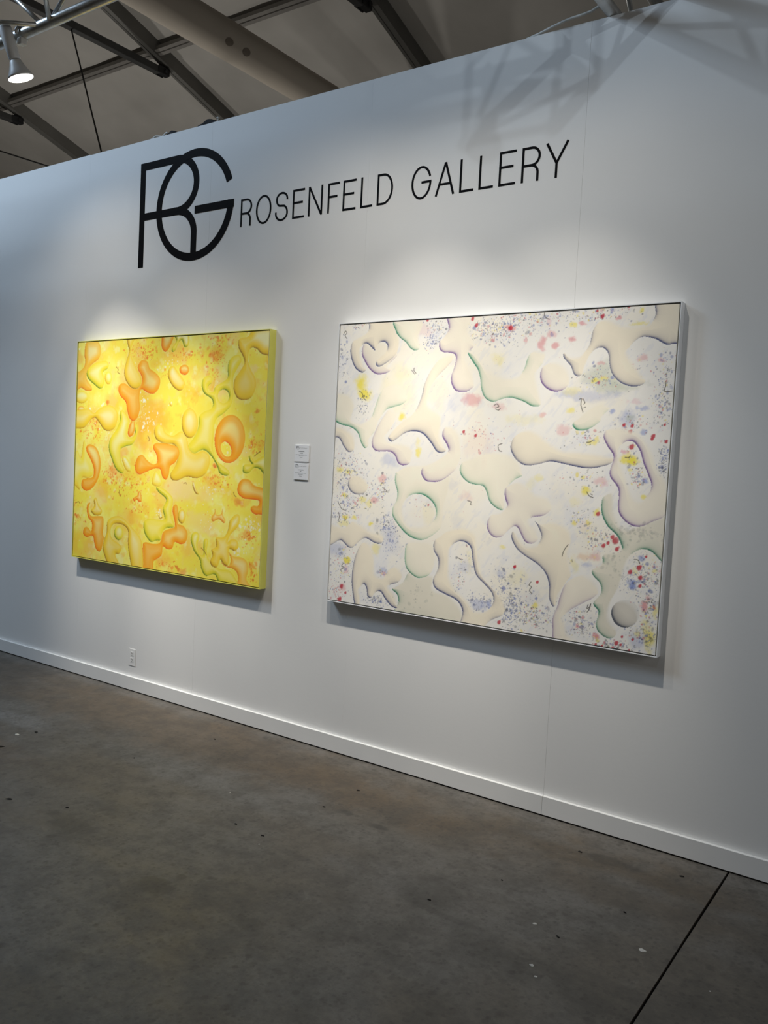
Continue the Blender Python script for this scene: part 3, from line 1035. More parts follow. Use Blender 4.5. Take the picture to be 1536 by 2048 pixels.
# ------------------------------------------------------------------ the two paintings
WHITE_BLOBS = [('p',[(91,915),(89,890),(101,863),(121,835),(143,819),(166,818),(188,825),(196,838),(189,851),(217,886),(197,917),(146,938),(104,935)],None),('n',[(117,1002),(107,969),(57,940),(46,906),(53,869),(69,839),(91,825),(105,831),(108,842),(101,856),(91,881),(86,909),(93,924),(107,925),(122,912),(136,900),(142,913),(151,927),(167,929),(179,916),(176,898),(158,881),(142,862),(144,847),(158,845),(187,862),(208,882),(220,908),(222,951),(200,1001)],None),('g',[(200,1001),(204,966),(218,943),(241,924),(255,906),(271,895),(286,898),(292,913),(288,948),(294,999)],None),('g',[(443,881),(463,847),(477,826),(486,797),(491,764),(504,735),(528,723),(554,732),(580,736),(614,725),(641,710),(662,711),(668,731),(659,770),(650,814),(666,845),(672,869),(664,881),(639,882),(622,863),(613,827),(599,807),(566,804),(542,812),(510,830),(485,863),(464,885)],None),('p',[(375,1011),(380,964),(369,939),(353,919),(353,900),(365,886),(388,883),(403,877),(408,862),(403,832),(396,807),(398,782),(411,760),(431,755),(451,758),(470,777),(468,814),(451,848),(441,869),(448,887),(462,901),(461,922),(445,960),(448,1006)],None),('p',[(742,800),(738,777),(724,760),(703,754),(682,761),(665,778),(658,802),(662,826),(677,842),(698,848),(719,841),(735,824)],None),('g',[(-3,754),(22,760),(57,749),(73,713),(66,662),(100,653),(132,668),(144,699),(160,749),(186,780),(222,791),(254,775),(260,740),(243,716),(208,704),(186,695),(165,664),(153,627),(135,600),(130,572),(116,560),(101,580),(88,612),(62,632),(18,643),(-5,663),(-15,708)],None),('n',[(-27,637),(-19,595),(16,594),(37,564),(57,544),(76,552),(82,580),(73,612),(43,632),(18,638)],None),('p',[(178,673),(157,636),(141,591),(144,564),(161,551),(202,552),(223,540),(236,514),(254,507),(276,516),(287,556),(277,577),(250,585),(214,589),(191,606),(205,633),(221,664),(223,687),(199,700)],None),('n',[(396,879),(399,862),(382,837),(351,804),(334,770),(330,718),(369,688),(375,662),(373,624),(378,603),(394,569),(381,555),(362,559),(341,588),(314,616),(283,624),(253,616),(227,596),(210,586),(198,595),(200,606),(217,629),(246,660),(284,692),(303,740),(310,779),(329,826),(360,868)],None),('g',[(237,488),(229,474),(229,448),(239,412),(236,385),(225,358),(227,331),(252,297),(284,269),(320,259),(349,268),(386,302),(398,338),(398,381),(411,447),(408,498),(366,513),(280,513)],[(265,379),(281,405),(312,414),(342,403),(365,379),(371,349),(359,321),(326,309),(286,310),(267,339)]),('p',[(390,644),(379,628),(379,607),(394,582),(398,560),(365,533),(324,509),(316,487),(322,470),(339,457),(377,461),(409,484),(432,515),(444,562),(435,621),(413,646)],None),('g2',[(299,151),(275,112),(238,81),(255,64),(262,38),(254,-4),(360,-10),(470,-14),(473,47),(430,92),(379,105),(373,148)],None),('g',[(281,242),(275,197),(283,158),(309,135),(331,131),(360,146),(375,175),(378,206),(371,253),(320,258)],None),('n',[(391,283),(371,262),(370,231),(386,202),(386,168),(373,131),(381,104),(414,89),(452,74),(472,41),(468,-14),(521,-17),(558,26),(591,49),(603,78),(592,109),(564,134),(535,163),(519,203),(508,261),(500,302),(467,319),(419,306)],[(424,238),(430,256),(449,269),(470,267),(487,250),(495,208),(507,167),(532,142),(557,116),(563,88),(548,62),(513,54),(487,84),(449,116),(429,148),(425,190)]),('n',[(137,434),(133,416),(120,401),(101,395),(81,399),(67,411),(60,429),(65,448),(78,463),(97,469),(116,465),(131,452)],None),('n',[(-30,287),(26,283),(61,282),(89,303),(123,293),(157,274),(194,269),(202,251),(191,232),(168,231),(135,244),(112,229),(89,206),(74,204),(56,218),(39,226),(5,203),(-25,197)],None),('n',[(131,232),(110,204),(96,155),(91,99),(97,43),(112,-15),(129,-12),(129,34),(124,64),(136,81),(147,67),(152,40),(166,38),(182,60),(198,63),(215,41),(239,18),(261,20),(250,67),(228,89),(257,105),(272,132),(264,155),(243,161),(221,142),(206,120),(178,130),(173,184),(157,226)],None),('n',[(1006,1006),(1012,899),(983,884),(968,885),(946,900),(918,908),(900,899),(887,881),(886,864),(914,819),(931,789),(920,771),(895,768),(869,779),(848,802),(839,829),(834,863),(821,880),(805,880),(791,866),(781,838),(772,807),(761,799),(749,806),(739,831),(722,851),(717,867),(724,872),(742,862),(766,865),(784,891),(792,936),(810,962),(836,966),(875,946),(928,947),(942,968),(943,1011)],None),('g',[(755,661),(758,645),(775,638),(801,646),(824,666),(832,685),(847,708),(830,723),(804,711),(773,680)],None),('n',[(590,568),(587,589),(595,613),(616,634),(642,641),(667,631),(694,608),(737,582),(789,579),(862,568),(860,546),(828,532),(795,527),(757,533),(722,540),(697,542),(666,532),(633,527),(607,541)],None),('g',[(448,530),(439,508),(444,485),(465,464),(491,457),(513,454),(525,434),(533,410),(550,391),(573,382),(583,401),(584,451),(605,481),(627,498),(617,542),(582,565),(525,567),(479,548)],None),('n',[(608,320),(605,297),(622,266),(649,245),(683,225),(706,200),(718,166),(720,126),(732,102),(742,113),(748,146),(766,185),(778,214),(768,276),(773,316),(760,350),(721,362),(679,353),(666,360),(676,345),(688,318),(686,298),(676,285),(647,285),(623,315)],None),('p',[(584,459),(577,442),(581,418),(587,398),(573,380),(547,369),(533,347),(532,322),(543,302),(559,294),(578,300),(595,320),(610,335),(622,331),(632,312),(644,291),(663,286),(682,305),(676,337),(657,355),(660,368),(692,377),(712,399),(713,420),(700,437),(667,447),(636,475),(610,477)],None),('g2',[(846,447),(841,420),(846,389),(861,360),(885,336),(897,311),(897,296),(865,284),(853,271),(854,252),(838,238),(828,225),(833,210),(851,190),(855,163),(837,129),(852,105),(847,69),(855,47),(876,33),(895,39),(903,64),(882,98),(883,141),(902,197),(917,272),(932,294),(950,304),(972,299),(1010,273),(1005,408),(915,362),(881,396),(871,460)],None),('p',[(857,651),(840,640),(836,620),(847,594),(862,571),(863,552),(857,524),(860,503),(878,478),(883,457),(884,412),(895,388),(915,371),(937,367),(964,382),(1004,417),(999,503),(976,538),(962,581),(941,621),(915,643),(886,654)],[(882,599),(896,611),(912,608),(928,582),(937,551),(950,518),(960,489),(956,467),(942,447),(923,453),(911,482),(898,519),(887,548),(881,574)]),('k',[(952,118),(949,97),(937,80),(921,72),(903,74),(890,87),(884,106),(887,128),(899,145),(916,153),(933,150),(946,138)],None),('p',[(779,197),(760,172),(750,139),(743,102),(734,72),(734,40),(746,-18),(818,-7),(782,29),(770,62),(765,78),(778,98),(804,120),(836,145),(850,166),(847,189),(830,206),(806,214)],None)]
YELLOW_BLOBS = [('y',[(39,465),(54,547),(69,520),(84,481),(113,442),(119,395),(88,373),(52,374),(44,337),(36,317),(7,334),(-41,358),(-46,489),(-8,487),(19,498)],None),('ob',[(55,995),(82,999),(126,992),(143,958),(134,919),(95,894),(69,868),(61,829),(90,795),(95,775),(63,772),(26,786),(-5,769),(-47,769),(-51,871),(-9,867),(14,863),(41,882),(49,909),(43,936),(46,976)],None),('g',[(60,855),(77,881),(121,900),(173,905),(191,891),(188,872),(158,853),(168,827),(165,794),(143,781),(107,801),(70,828)],None),('y',[(214,829),(211,815),(204,804),(193,800),(182,804),(174,815),(170,830),(173,845),(180,855),(191,859),(202,855),(210,844)],None),('y',[(74,745),(69,730),(54,719),(34,715),(13,719),(-3,730),(-9,745),(-4,760),(11,771),(31,775),(52,771),(68,760)],None),('ob',[(54,688),(51,680),(44,674),(33,672),(22,674),(13,680),(10,688),(13,696),(21,702),(31,704),(43,702),(51,696)],None),('yb',[(-53,677),(30,687),(76,692),(112,672),(138,689),(173,705),(216,706),(247,683),(254,651),(241,612),(212,593),(177,597),(150,623),(122,649),(96,642),(61,608),(25,599),(-50,605)],None),('g',[(276,687),(298,671),(320,639),(317,607),(314,575),(339,569),(355,589),(342,617),(362,627),(371,608),(364,570),(341,537),(300,526),(275,509),(281,464),(300,426),(288,407),(253,423),(226,467),(207,512),(213,559),(246,599),(266,638),(264,670)],None),('o',[(336,646),(321,620),(314,587),(323,570),(343,579),(354,608),(349,639)],None),('o',[(363,886),(382,903),(411,894),(424,866),(456,847),(481,821),(478,784),(452,758),(420,760),(388,776),(376,770),(373,735),(379,697),(368,659),(345,639),(320,652),(305,690),(296,722),(265,748),(252,774),(259,799),(288,804),(322,786),(355,779),(379,798),(382,829),(360,861)],None),('yb',[(292,1022),(298,971),(307,945),(293,901),(282,857),(292,818),(322,786),(355,779),(379,798),(377,829),(352,868),(325,913),(319,951),(330,982),(353,1019)],None),('y',[(293,484),(314,478),(341,441),(333,416),(308,426),(287,464)],None),('yb',[(547,875),(571,850),(594,825),(610,801),(600,774),(574,771),(543,793),(523,827),(525,860)],None),('o',[(629,855),(626,844),(618,836),(605,834),(592,837),(583,845),(579,856),(582,867),(591,874),(603,877),(616,874),(625,866)],None),('o',[(488,1012),(545,1009),(532,961),(507,933),(485,948),(482,981)],None),('g',[(541,1009),(558,978),(537,948),(541,930),(559,941),(573,971),(588,976),(600,949),(618,951),(625,975),(612,1005)],None),('g',[(838,904),(865,906),(876,883),(860,855),(842,821),(844,781),(845,746),(834,706),(801,676),(774,658),(762,629),(760,582),(759,534),(782,488),(824,461),(842,445),(833,431),(798,436),(779,470),(746,510),(710,528),(667,510),(641,518),(636,542),(664,579),(684,621),(686,663),(710,684),(738,693),(751,711),(743,735),(706,758),(694,788),(700,818),(724,829),(742,820),(740,799),(723,782),(727,764),(748,764),(761,787),(795,804),(815,821),(813,856),(819,885)],[(825,745),(822,732),(813,722),(800,718),(787,722),(777,732),(773,745),(776,758),(785,768),(798,772),(811,768),(821,758)]),('yb',[(932,1016),(901,978),(862,969),(860,935),(878,906),(889,877),(874,849),(849,815),(844,775),(862,740),(893,730),(925,740),(943,774),(941,813),(920,848),(905,882),(907,916),(919,932),(942,926),(969,905),(1019,909),(1014,1011)],None),('y',[(474,429),(498,412),(511,382),(493,362),(457,372),(459,403)],None),('yb',[(481,629),(505,617),(521,593),(560,582),(597,601),(627,584),(644,530),(674,513),(710,526),(742,510),(747,475),(728,432),(686,411),(635,414),(591,396),(560,397),(552,421),(580,466),(586,515),(562,545),(516,546),(476,561),(460,585),(462,613)],None),('yb',[(682,636),(678,605),(664,583),(644,574),(623,582),(607,604),(600,635),(604,666),(618,688),(638,697),(659,689),(675,666)],None),('o',[(461,544),(492,550),(546,546),(585,534),(594,503),(576,472),(550,452),(544,415),(530,395),(510,406),(497,437),(466,438),(419,420),(387,408),(364,423),(361,455),(376,487),(400,495),(425,474),(457,457),(480,467),(475,498),(458,522)],None),('o',[(906,574),(897,533),(876,501),(847,483),(816,483),(788,503),(770,537),(765,580),(774,622),(796,654),(825,671),(856,670),(883,650),(901,616)],[(842,543),(846,525),(840,511),(827,507),(812,513),(800,528),(796,546),(802,560),(815,565),(830,558)]),('o',[(73,521),(96,530),(132,516),(156,477),(162,425),(147,370),(113,328),(77,315),(49,330),(52,364),(79,373),(115,382),(121,416),(103,455),(74,494)],None),('g',[(1037,523),(993,518),(968,506),(949,496),(935,516),(926,512),(931,493),(940,482),(908,480),(900,465),(905,447),(929,447),(951,468),(977,464),(1000,443),(1041,445)],None),('o',[(882,397),(900,422),(933,421),(954,402),(993,394),(1037,391),(1041,307),(979,289),(952,293),(942,310),(954,322),(974,323),(979,341),(956,346),(911,346),(883,365)],None),('o',[(355,303),(379,318),(382,334),(397,332),(404,294),(388,290),(375,298),(364,288)],None),('yb',[(672,401),(684,371),(700,346),(681,350),(665,382)],None),('o',[(573,289),(591,294),(600,267),(599,218),(629,209),(651,180),(643,143),(617,131),(587,136),(577,110),(550,101),(527,110),(521,72),(490,49),(479,35),(478,-22),(422,-30),(417,91),(428,118),(472,117),(510,127),(524,173),(562,192),(584,204),(579,234),(570,264)],None),('g',[(420,206),(451,223),(499,223),(529,230),(518,272),(534,311),(494,339),(479,357),(492,365),(540,346),(568,320),(569,289),(563,251),(580,216),(577,197),(539,190),(520,166),(514,137),(487,131),(463,122),(439,138),(421,168)],None),('yb',[(638,251),(636,235),(629,223),(620,218),(609,221),(601,232),(598,247),(600,262),(607,274),(617,279),(627,276),(635,265)],None),('o',[(88,255),(106,263),(98,235),(113,203),(158,207),(186,203),(190,164),(187,130),(195,104),(177,49),(150,52),(136,84),(126,113),(90,102),(66,117),(74,145),(97,147),(116,132),(119,170),(95,194),(85,227)],None),('yb',[(141,289),(155,260),(179,232),(166,211),(131,208),(112,226),(129,251),(126,278)],None),('yb',[(211,186),(245,212),(296,214),(347,180),(398,140),(417,91),(422,-30),(373,-31),(344,50),(334,107),(332,159),(297,181),(255,180),(234,155),(240,116),(284,94),(301,77),(286,49),(265,40),(297,-15),(237,-24),(190,57),(197,104),(209,139)],None),('g',[(307,145),(304,128),(295,115),(281,109),(268,112),(257,123),(253,139),(256,156),(265,169),(279,175),(292,172),(303,161)],None),('ob',[(850,129),(874,114),(915,113),(939,96),(944,62),(939,27),(973,-14),(901,-20),(898,38),(877,62),(836,68),(814,86),(828,81),(856,76),(861,103)],None),('g',[(674,183),(696,192),(710,175),(702,137),(714,103),(732,105),(730,153),(740,169),(754,162),(749,119),(762,85),(808,55),(864,51),(900,-2),(818,-3),(789,28),(747,16),(724,43),(715,79),(685,111),(668,152)],None),('yb',[(880,282),(897,271),(892,236),(857,197),(845,166),(858,179),(885,180),(896,155),(880,135),(853,138),(855,97),(849,72),(828,76),(814,91),(801,60),(777,60),(765,79),(775,104),(770,128),(791,142),(789,178),(823,184),(843,213),(851,255)],None),('ob',[(764,258),(777,277),(780,295),(788,272),(809,277),(815,298),(819,272),(831,253),(824,239),(800,253),(772,241)],None),('y',[(553,716),(552,710),(549,706),(545,704),(540,706),(537,710),(535,716),(536,722),(539,727),(544,729),(548,727),(552,722)],None)]
WHITE_PATCHES = [(88,786,26,32,'Y',1),(105,745,23,20,'Y',1),(241,674,11,13,'Y',0.9),(302,556,9,15,'Y',0.8),(300,587,11,17,'Y',0.4),(224,753,57,66,'Y',0.22),(353,765,37,60,'Y',0.2),(238,828,31,35,'Y',0.2),(473,731,35,19,'R',0.5),(544,710,23,14,'R',0.35),(300,964,26,22,'R',0.25),(204,525,31,27,'Bl',0.35),(417,722,24,34,'Bl',0.18),(494,594,54,46,'R',0.12),(511,528,8,17,'R',0.6),(540,857,19,20,'Y',0.35),(568,953,15,12,'R',0.8),(505,928,35,25,'Bl',0.25),(659,905,12,22,'R',0.6),(683,927,14,10,'R',0.45),(694,893,9,14,'R',0.6),(738,909,10,10,'R',0.6),(612,915,5,12,'R',0.45),(674,963,7,16,'Pk',0.4),(740,953,9,8,'Y',0.8),(904,946,19,6,'Y',0.6),(764,955,9,7,'R',0.6),(835,990,5,9,'Bl',0.7),(909,984,5,7,'Y',0.8),(854,966,8,6,'R',0.6),(826,791,58,42,'Gr',0.55),(783,742,72,17,'Bl',0.35),(745,754,31,14,'Y',0.35),(879,772,50,15,'Gr',0.4),(826,791,16,9,'Y',0.6),(804,786,8,8,'Y',0.9),(907,723,19,9,'Pk',0.35),(927,705,15,7,'Bl',0.5),(897,675,22,22,'Bl',0.4),(900,678,13,11,'Gr',0.5),(618,670,54,16,'Y',0.3),(734,641,21,16,'R',0.35),(746,698,10,9,'Y',0.7),(804,604,13,10,'Y',0.8),(672,683,9,8,'R',0.4),(853,695,8,9,'Bl',0.7),(932,638,8,8,'Bl',0.6),(919,848,14,11,'R',0.4),(962,841,8,7,'R',0.4),(904,561,20,17,'Y',1),(890,579,10,6,'Pk',0.8),(819,837,13,6,'R',0.4),(817,608,7,13,'Y',0.6),(69,157,14,12,'Y',1),(29,479,12,12,'Y',0.8),(56,473,12,14,'Y',0.8),(48,389,11,9,'Y',0.9),(118,380,12,10,'Y',0.6),(140,364,12,14,'Y',0.5),(59,310,11,10,'Y',1),(89,313,10,9,'Y',0.8),(149,296,8,8,'Y',1),(55,286,19,12,'Y',0.5),(184,458,11,16,'R',0.45),(158,381,12,10,'R',0.5),(31,189,34,33,'Bl',0.35),(221,281,54,27,'Bl',0.3),(232,237,31,31,'Bl',0.25),(203,138,14,14,'Bl',0.4),(206,127,11,8,'R',0.4),(57,61,12,14,'R',0.4),(69,119,9,16,'R',0.4),(174,216,14,23,'Y',0.5),(349,355,21,39,'Y',0.2),(470,184,24,30,'Bl',0.3),(485,211,10,38,'Y',0.25),(518,72,23,17,'Bl',0.4),(551,81,8,15,'Bl',0.6),(580,182,15,16,'Bl',0.35),(583,265,9,8,'Y',0.6),(622,184,22,29,'Y',0.25),(403,451,29,19,'Bl',0.22),(438,329,20,38,'Bl',0.15),(466,417,18,17,'R',0.25),(907,553,17,11,'Y',0.9),(906,529,6,6,'Y',0.8),(944,453,9,7,'Y',0.8),(945,499,8,7,'Bl',0.8),(798,462,15,13,'Y',0.9),(833,492,20,13,'R',0.35),(844,481,13,10,'Pk',0.4),(672,489,11,12,'Y',0.4),(790,499,7,6,'Y',0.7),(648,463,14,24,'Y',0.3),(774,422,14,16,'Y',0.3),(832,400,8,11,'Y',0.8),(775,361,8,7,'Y',0.8),(811,363,8,8,'Y',0.8),(798,357,20,15,'Pk',0.25),(833,268,13,12,'R',0.4),(806,265,23,12,'Or',0.4),(812,336,30,31,'Y',0.2),(784,231,14,23,'Y',0.35),(814,243,12,8,'Bl',0.4),(931,202,14,15,'Bl',0.9),(948,278,9,9,'Bl',0.7),(962,143,9,15,'R',0.7),(969,168,7,9,'R',0.6),(977,55,18,41,'Y',0.8),(989,129,8,22,'Y',0.6),(949,42,19,26,'Bl',0.35),(951,61,9,11,'Y',0.5),(981,245,9,7,'Y',0.6),(935,236,8,11,'Y',0.4),(682,97,9,10,'Y',0.8),(666,125,32,28,'Bl',0.18),(648,184,11,36,'Y',0.2),(850,32,9,10,'R',0.8),(801,54,7,8,'R',0.8)]
YELLOW_PATCHES = [(441,641,86,81,'O',0.8),(406,722,48,38,'O',0.35),(634,759,51,36,'O',0.35),(224,722,51,39,'O',0.45),(190,722,12,13,'D',0.8),(735,914,14,12,'D',0.7),(762,921,41,35,'O',0.6),(953,689,10,9,'D',0.7),(292,503,33,26,'O',0.6),(236,429,59,33,'O',0.5),(228,422,26,16,'D',0.35),(406,546,56,57,'O',0.7),(933,853,16,14,'P',0.7),(959,559,32,20,'O',0.5),(936,496,8,7,'D',0.8),(773,464,10,8,'D',0.7),(630,343,108,67,'P',0.85),(730,231,77,48,'P',0.5),(569,376,45,31,'P',0.7),(163,294,61,40,'P',0.6),(170,335,52,40,'O',0.5),(346,212,49,39,'O',0.45),(758,401,42,24,'O',0.5),(891,329,17,17,'D',0.6),(927,205,16,17,'D',0.4),(537,49,46,31,'O',0.7),(630,18,22,15,'D',0.5),(607,27,10,12,'D',0.8),(952,87,13,14,'D',0.6),(62,116,72,41,'O',0.35),(18,57,37,41,'O',0.4),(346,405,97,38,'O',0.3),(425,271,48,25,'O',0.35),(478,338,31,31,'O',0.3),(791,142,41,24,'O',0.4),(769,466,10,8,'D',0.7),(815,369,81,35,'O',0.3),(504,284,15,9,'O',0.4),(916,643,39,34,'O',0.3),(455,884,31,19,'O',0.4),(114,629,44,27,'O',0.3)]
RED_DROPS = [(874,330,5,5),(882,320,8,9),(853,302,5,6),(887,296,5,6),(864,311,4,5),(834,394,5,5),(944,249,6,7),(923,234,5,6),(948,221,5,6),(949,197,4,5),(959,283,3,4),(619,208,4,4),(685,169,4,4),(901,22,5,6),(912,19,3,4),(893,7,3,3),(933,7,3,4),(850,8,3,4),(914,43,3,4),(940,40,3,3),(866,6,3,3),(884,656,4,5),(904,654,4,5),(900,637,5,6),(956,626,5,7),(954,619,4,5),(906,594,6,7),(987,612,4,5),(981,659,3,3),(813,972,5,5),(799,989,3,4),(877,995,3,3),(565,953,5,6),(310,993,4,4),(452,988,5,5),(465,967,5,5),(444,626,4,4),(481,614,4,5),(511,532,3,3),(568,951,5,6),(619,208,4,4),(49,12,7,7),(583,25,5,5),(54,60,6,6),(70,39,4,4)]
YELLOW_DOTS = [(356,950,72,38,40),(428,965,47,37,12),(406,923,40,19,30),(774,967,55,35,30),(763,898,41,35,40),(605,921,87,24,30),(954,953,38,45,20),(114,629,53,40,40),(107,575,88,27,30),(315,371,122,58,110),(211,397,51,53,40),(385,261,48,32,20),(20,249,37,20,10),(553,33,61,25,30),(970,66,26,46,30),(944,201,39,34,30),(785,420,62,41,40),(953,559,38,34,30),(503,839,23,18,8),(738,840,42,29,16),(32,182,55,27,20),(179,103,35,40,16)]
YELLOW_SPARKS = [(426,641,71,50,60),(390,728,32,38,25),(139,669,53,53,30),(949,236,39,40,40),(907,139,39,35,30),(751,239,42,36,20),(876,527,79,35,20),(498,239,23,19,14),(57,942,72,40,16),(759,371,49,30,20),(517,882,61,31,14)]
WHITE_DOTS = [(515,956,72,37,220,'mix'),(342,966,37,34,60,'mix'),(328,924,25,26,80,'blue'),(22,861,29,69,60,'blue'),(106,708,28,55,40,'blue'),(49,509,58,42,110,'mix'),(73,987,43,14,25,'mix'),(495,606,58,46,40,'red'),(645,976,115,43,200,'mix'),(799,985,81,27,110,'mix'),(973,803,21,65,80,'mix'),(972,712,24,55,80,'mix'),(889,820,47,22,20,'mix'),(810,791,49,38,60,'mix'),(898,656,47,34,50,'mix'),(786,619,43,27,50,'mix'),(906,582,19,22,15,'mix'),(983,577,12,33,50,'blue'),(559,942,34,49,50,'blue'),(79,400,80,88,330,'mix'),(34,317,44,28,60,'mix'),(186,418,27,54,60,'mix'),(211,298,40,45,110,'blue'),(232,232,40,54,50,'blue'),(53,140,44,80,130,'mix'),(38,39,29,28,50,'red'),(183,29,41,18,100,'blue'),(327,371,42,39,18,'red'),(466,187,32,64,40,'mix'),(520,81,35,25,80,'blue'),(453,125,20,26,20,'mix'),(586,150,45,62,60,'blue'),(620,72,22,37,60,'blue'),(206,133,18,23,25,'mix'),(627,102,58,61,150,'blue'),(677,62,57,40,170,'mix'),(607,58,30,45,70,'blue'),(807,65,37,47,150,'mix'),(887,14,48,15,90,'mix'),(960,232,34,59,170,'mix'),(975,134,21,48,80,'mix'),(964,56,34,37,120,'mix'),(840,316,49,42,90,'mix'),(790,376,33,31,40,'mix'),(929,502,19,22,50,'mix'),(793,493,66,31,40,'mix'),(924,201,19,34,40,'blue'),(897,345,32,23,40,'green'),(889,253,25,45,30,'green'),(953,351,37,22,50,'green'),(330,67,64,40,30,'green'),(982,538,12,29,40,'blue'),(745,245,31,24,20,'mix'),(918,535,19,22,20,'mix')]
WHITE_MARKS = [[(17,962),(24,973),(30,966),(24,957),(32,945)],[(266,829),(271,823),(278,814)],[(274,836),(274,827),(282,818)],[(85,761),(97,752),(103,736),(113,726)],[(96,736),(105,745),(107,738)],[(532,712),(540,716),(546,708),(536,704)],[(537,700),(546,697),(551,704)],[(562,592),(552,587),(551,579),(555,569),(563,567)],[(660,997),(660,985),(666,977),(675,972)],[(767,731),(773,732),(772,715),(779,692)],[(777,732),(782,721),(779,715)],[(780,706),(786,708)],[(976,778),(977,767),(974,756),(979,752),(994,754)],[(794,604),(802,605),(809,610)],[(892,564),(900,563),(906,569)],[(186,427),(195,420),(203,414),(191,411),(182,410)],[(27,361),(40,341),(53,335)],[(29,326),(34,312),(30,293)],[(58,146),(51,133),(61,130),(49,121),(52,112)],[(468,404),(479,401),(477,392),(483,391)],[(448,215),(459,210),(465,211)],[(668,168),(663,157),(670,152),(665,141),(673,130)],[(802,457),(809,446),(820,441)],[(812,452),(818,448)],[(824,123),(822,111),(828,116),(831,126),(827,108),(822,99)],[(931,272),(941,271),(946,260)],[(981,165),(980,155),(986,154)],[(939,10),(944,3)],[(775,251),(776,243)],[(762,295),(752,276),(748,257)],[(253,266),(257,262)]]
YELLOW_MARKS = [[(235,877),(248,864),(244,854),(260,844)],[(424,578),(433,565),(431,553)],[(278,336),(275,320),(285,304)],[(621,385),(632,389),(636,382)],[(863,367),(867,356),(877,348)],[(15,255),(33,260),(43,251)],[(498,239),(506,228),(518,235)],[(720,128),(735,117),(747,101)],[(949,513),(961,523),(974,532)]]


CW, CH = 1.828, 1.519


def c255(*c):
    return np.array(lin(tuple(v / 255 for v in c)))


def spline(pts, k=5):
    """closed Catmull-Rom through the points"""
    P = np.array(pts, float) / 1000 * (CW, CH)
    n = len(P)
    o = []
    for i in range(n):
        a, b_, c, d = P[i - 1], P[i], P[(i + 1) % n], P[(i + 2) % n]
        for j in range(k):
            t = j / k
            o.append(0.5 * (2 * b_ + (c - a) * t + (2 * a - 5 * b_ + 4 * c - d) * t * t + (3 * b_ - a - 3 * c + d) * t ** 3))
    return np.array(o)


def openspline(pts, k=5):
    P = np.array(pts, float) / 1000 * (CW, CH)
    P = np.vstack([2 * P[0] - P[1], P, 2 * P[-1] - P[-2]])
    o = []
    for i in range(1, len(P) - 2):
        a, b_, c, d = P[i - 1], P[i], P[i + 1], P[i + 2]
        for j in range(k + 1):
            t = j / k
            o.append(0.5 * (2 * b_ + (c - a) * t + (2 * a - 5 * b_ + 4 * c - d) * t * t + (3 * b_ - a - 3 * c + d) * t ** 3))
    return np.array(o)


def vnoise(rs, X, Y, cell, octaves=4):
    """value noise on metric coordinates"""
    out = np.zeros_like(X)
    amp, tot = 1.0, 0.0
    for _ in range(octaves):
        gx, gy = X / cell + 3, Y / cell + 3
        n = int(max(gx.max(), gy.max())) + 4
        G = rs.rand(n, n)
        ix, iy = gx.astype(int), gy.astype(int)
        fx, fy = gx - ix, gy - iy
        fx, fy = fx * fx * (3 - 2 * fx), fy * fy * (3 - 2 * fy)
        v = G[iy, ix] * (1 - fx) * (1 - fy) + G[iy, ix + 1] * fx * (1 - fy) + G[iy + 1, ix] * (1 - fx) * fy + G[iy + 1, ix + 1] * fx * fy
        out += amp * v
        tot += amp
        amp *= 0.55
        cell *= 0.5
    return out / tot


def sstep(a, b_, x):
    t = np.clip((x - a) / (b_ - a), 0, 1)
    return t * t * (3 - 2 * t)


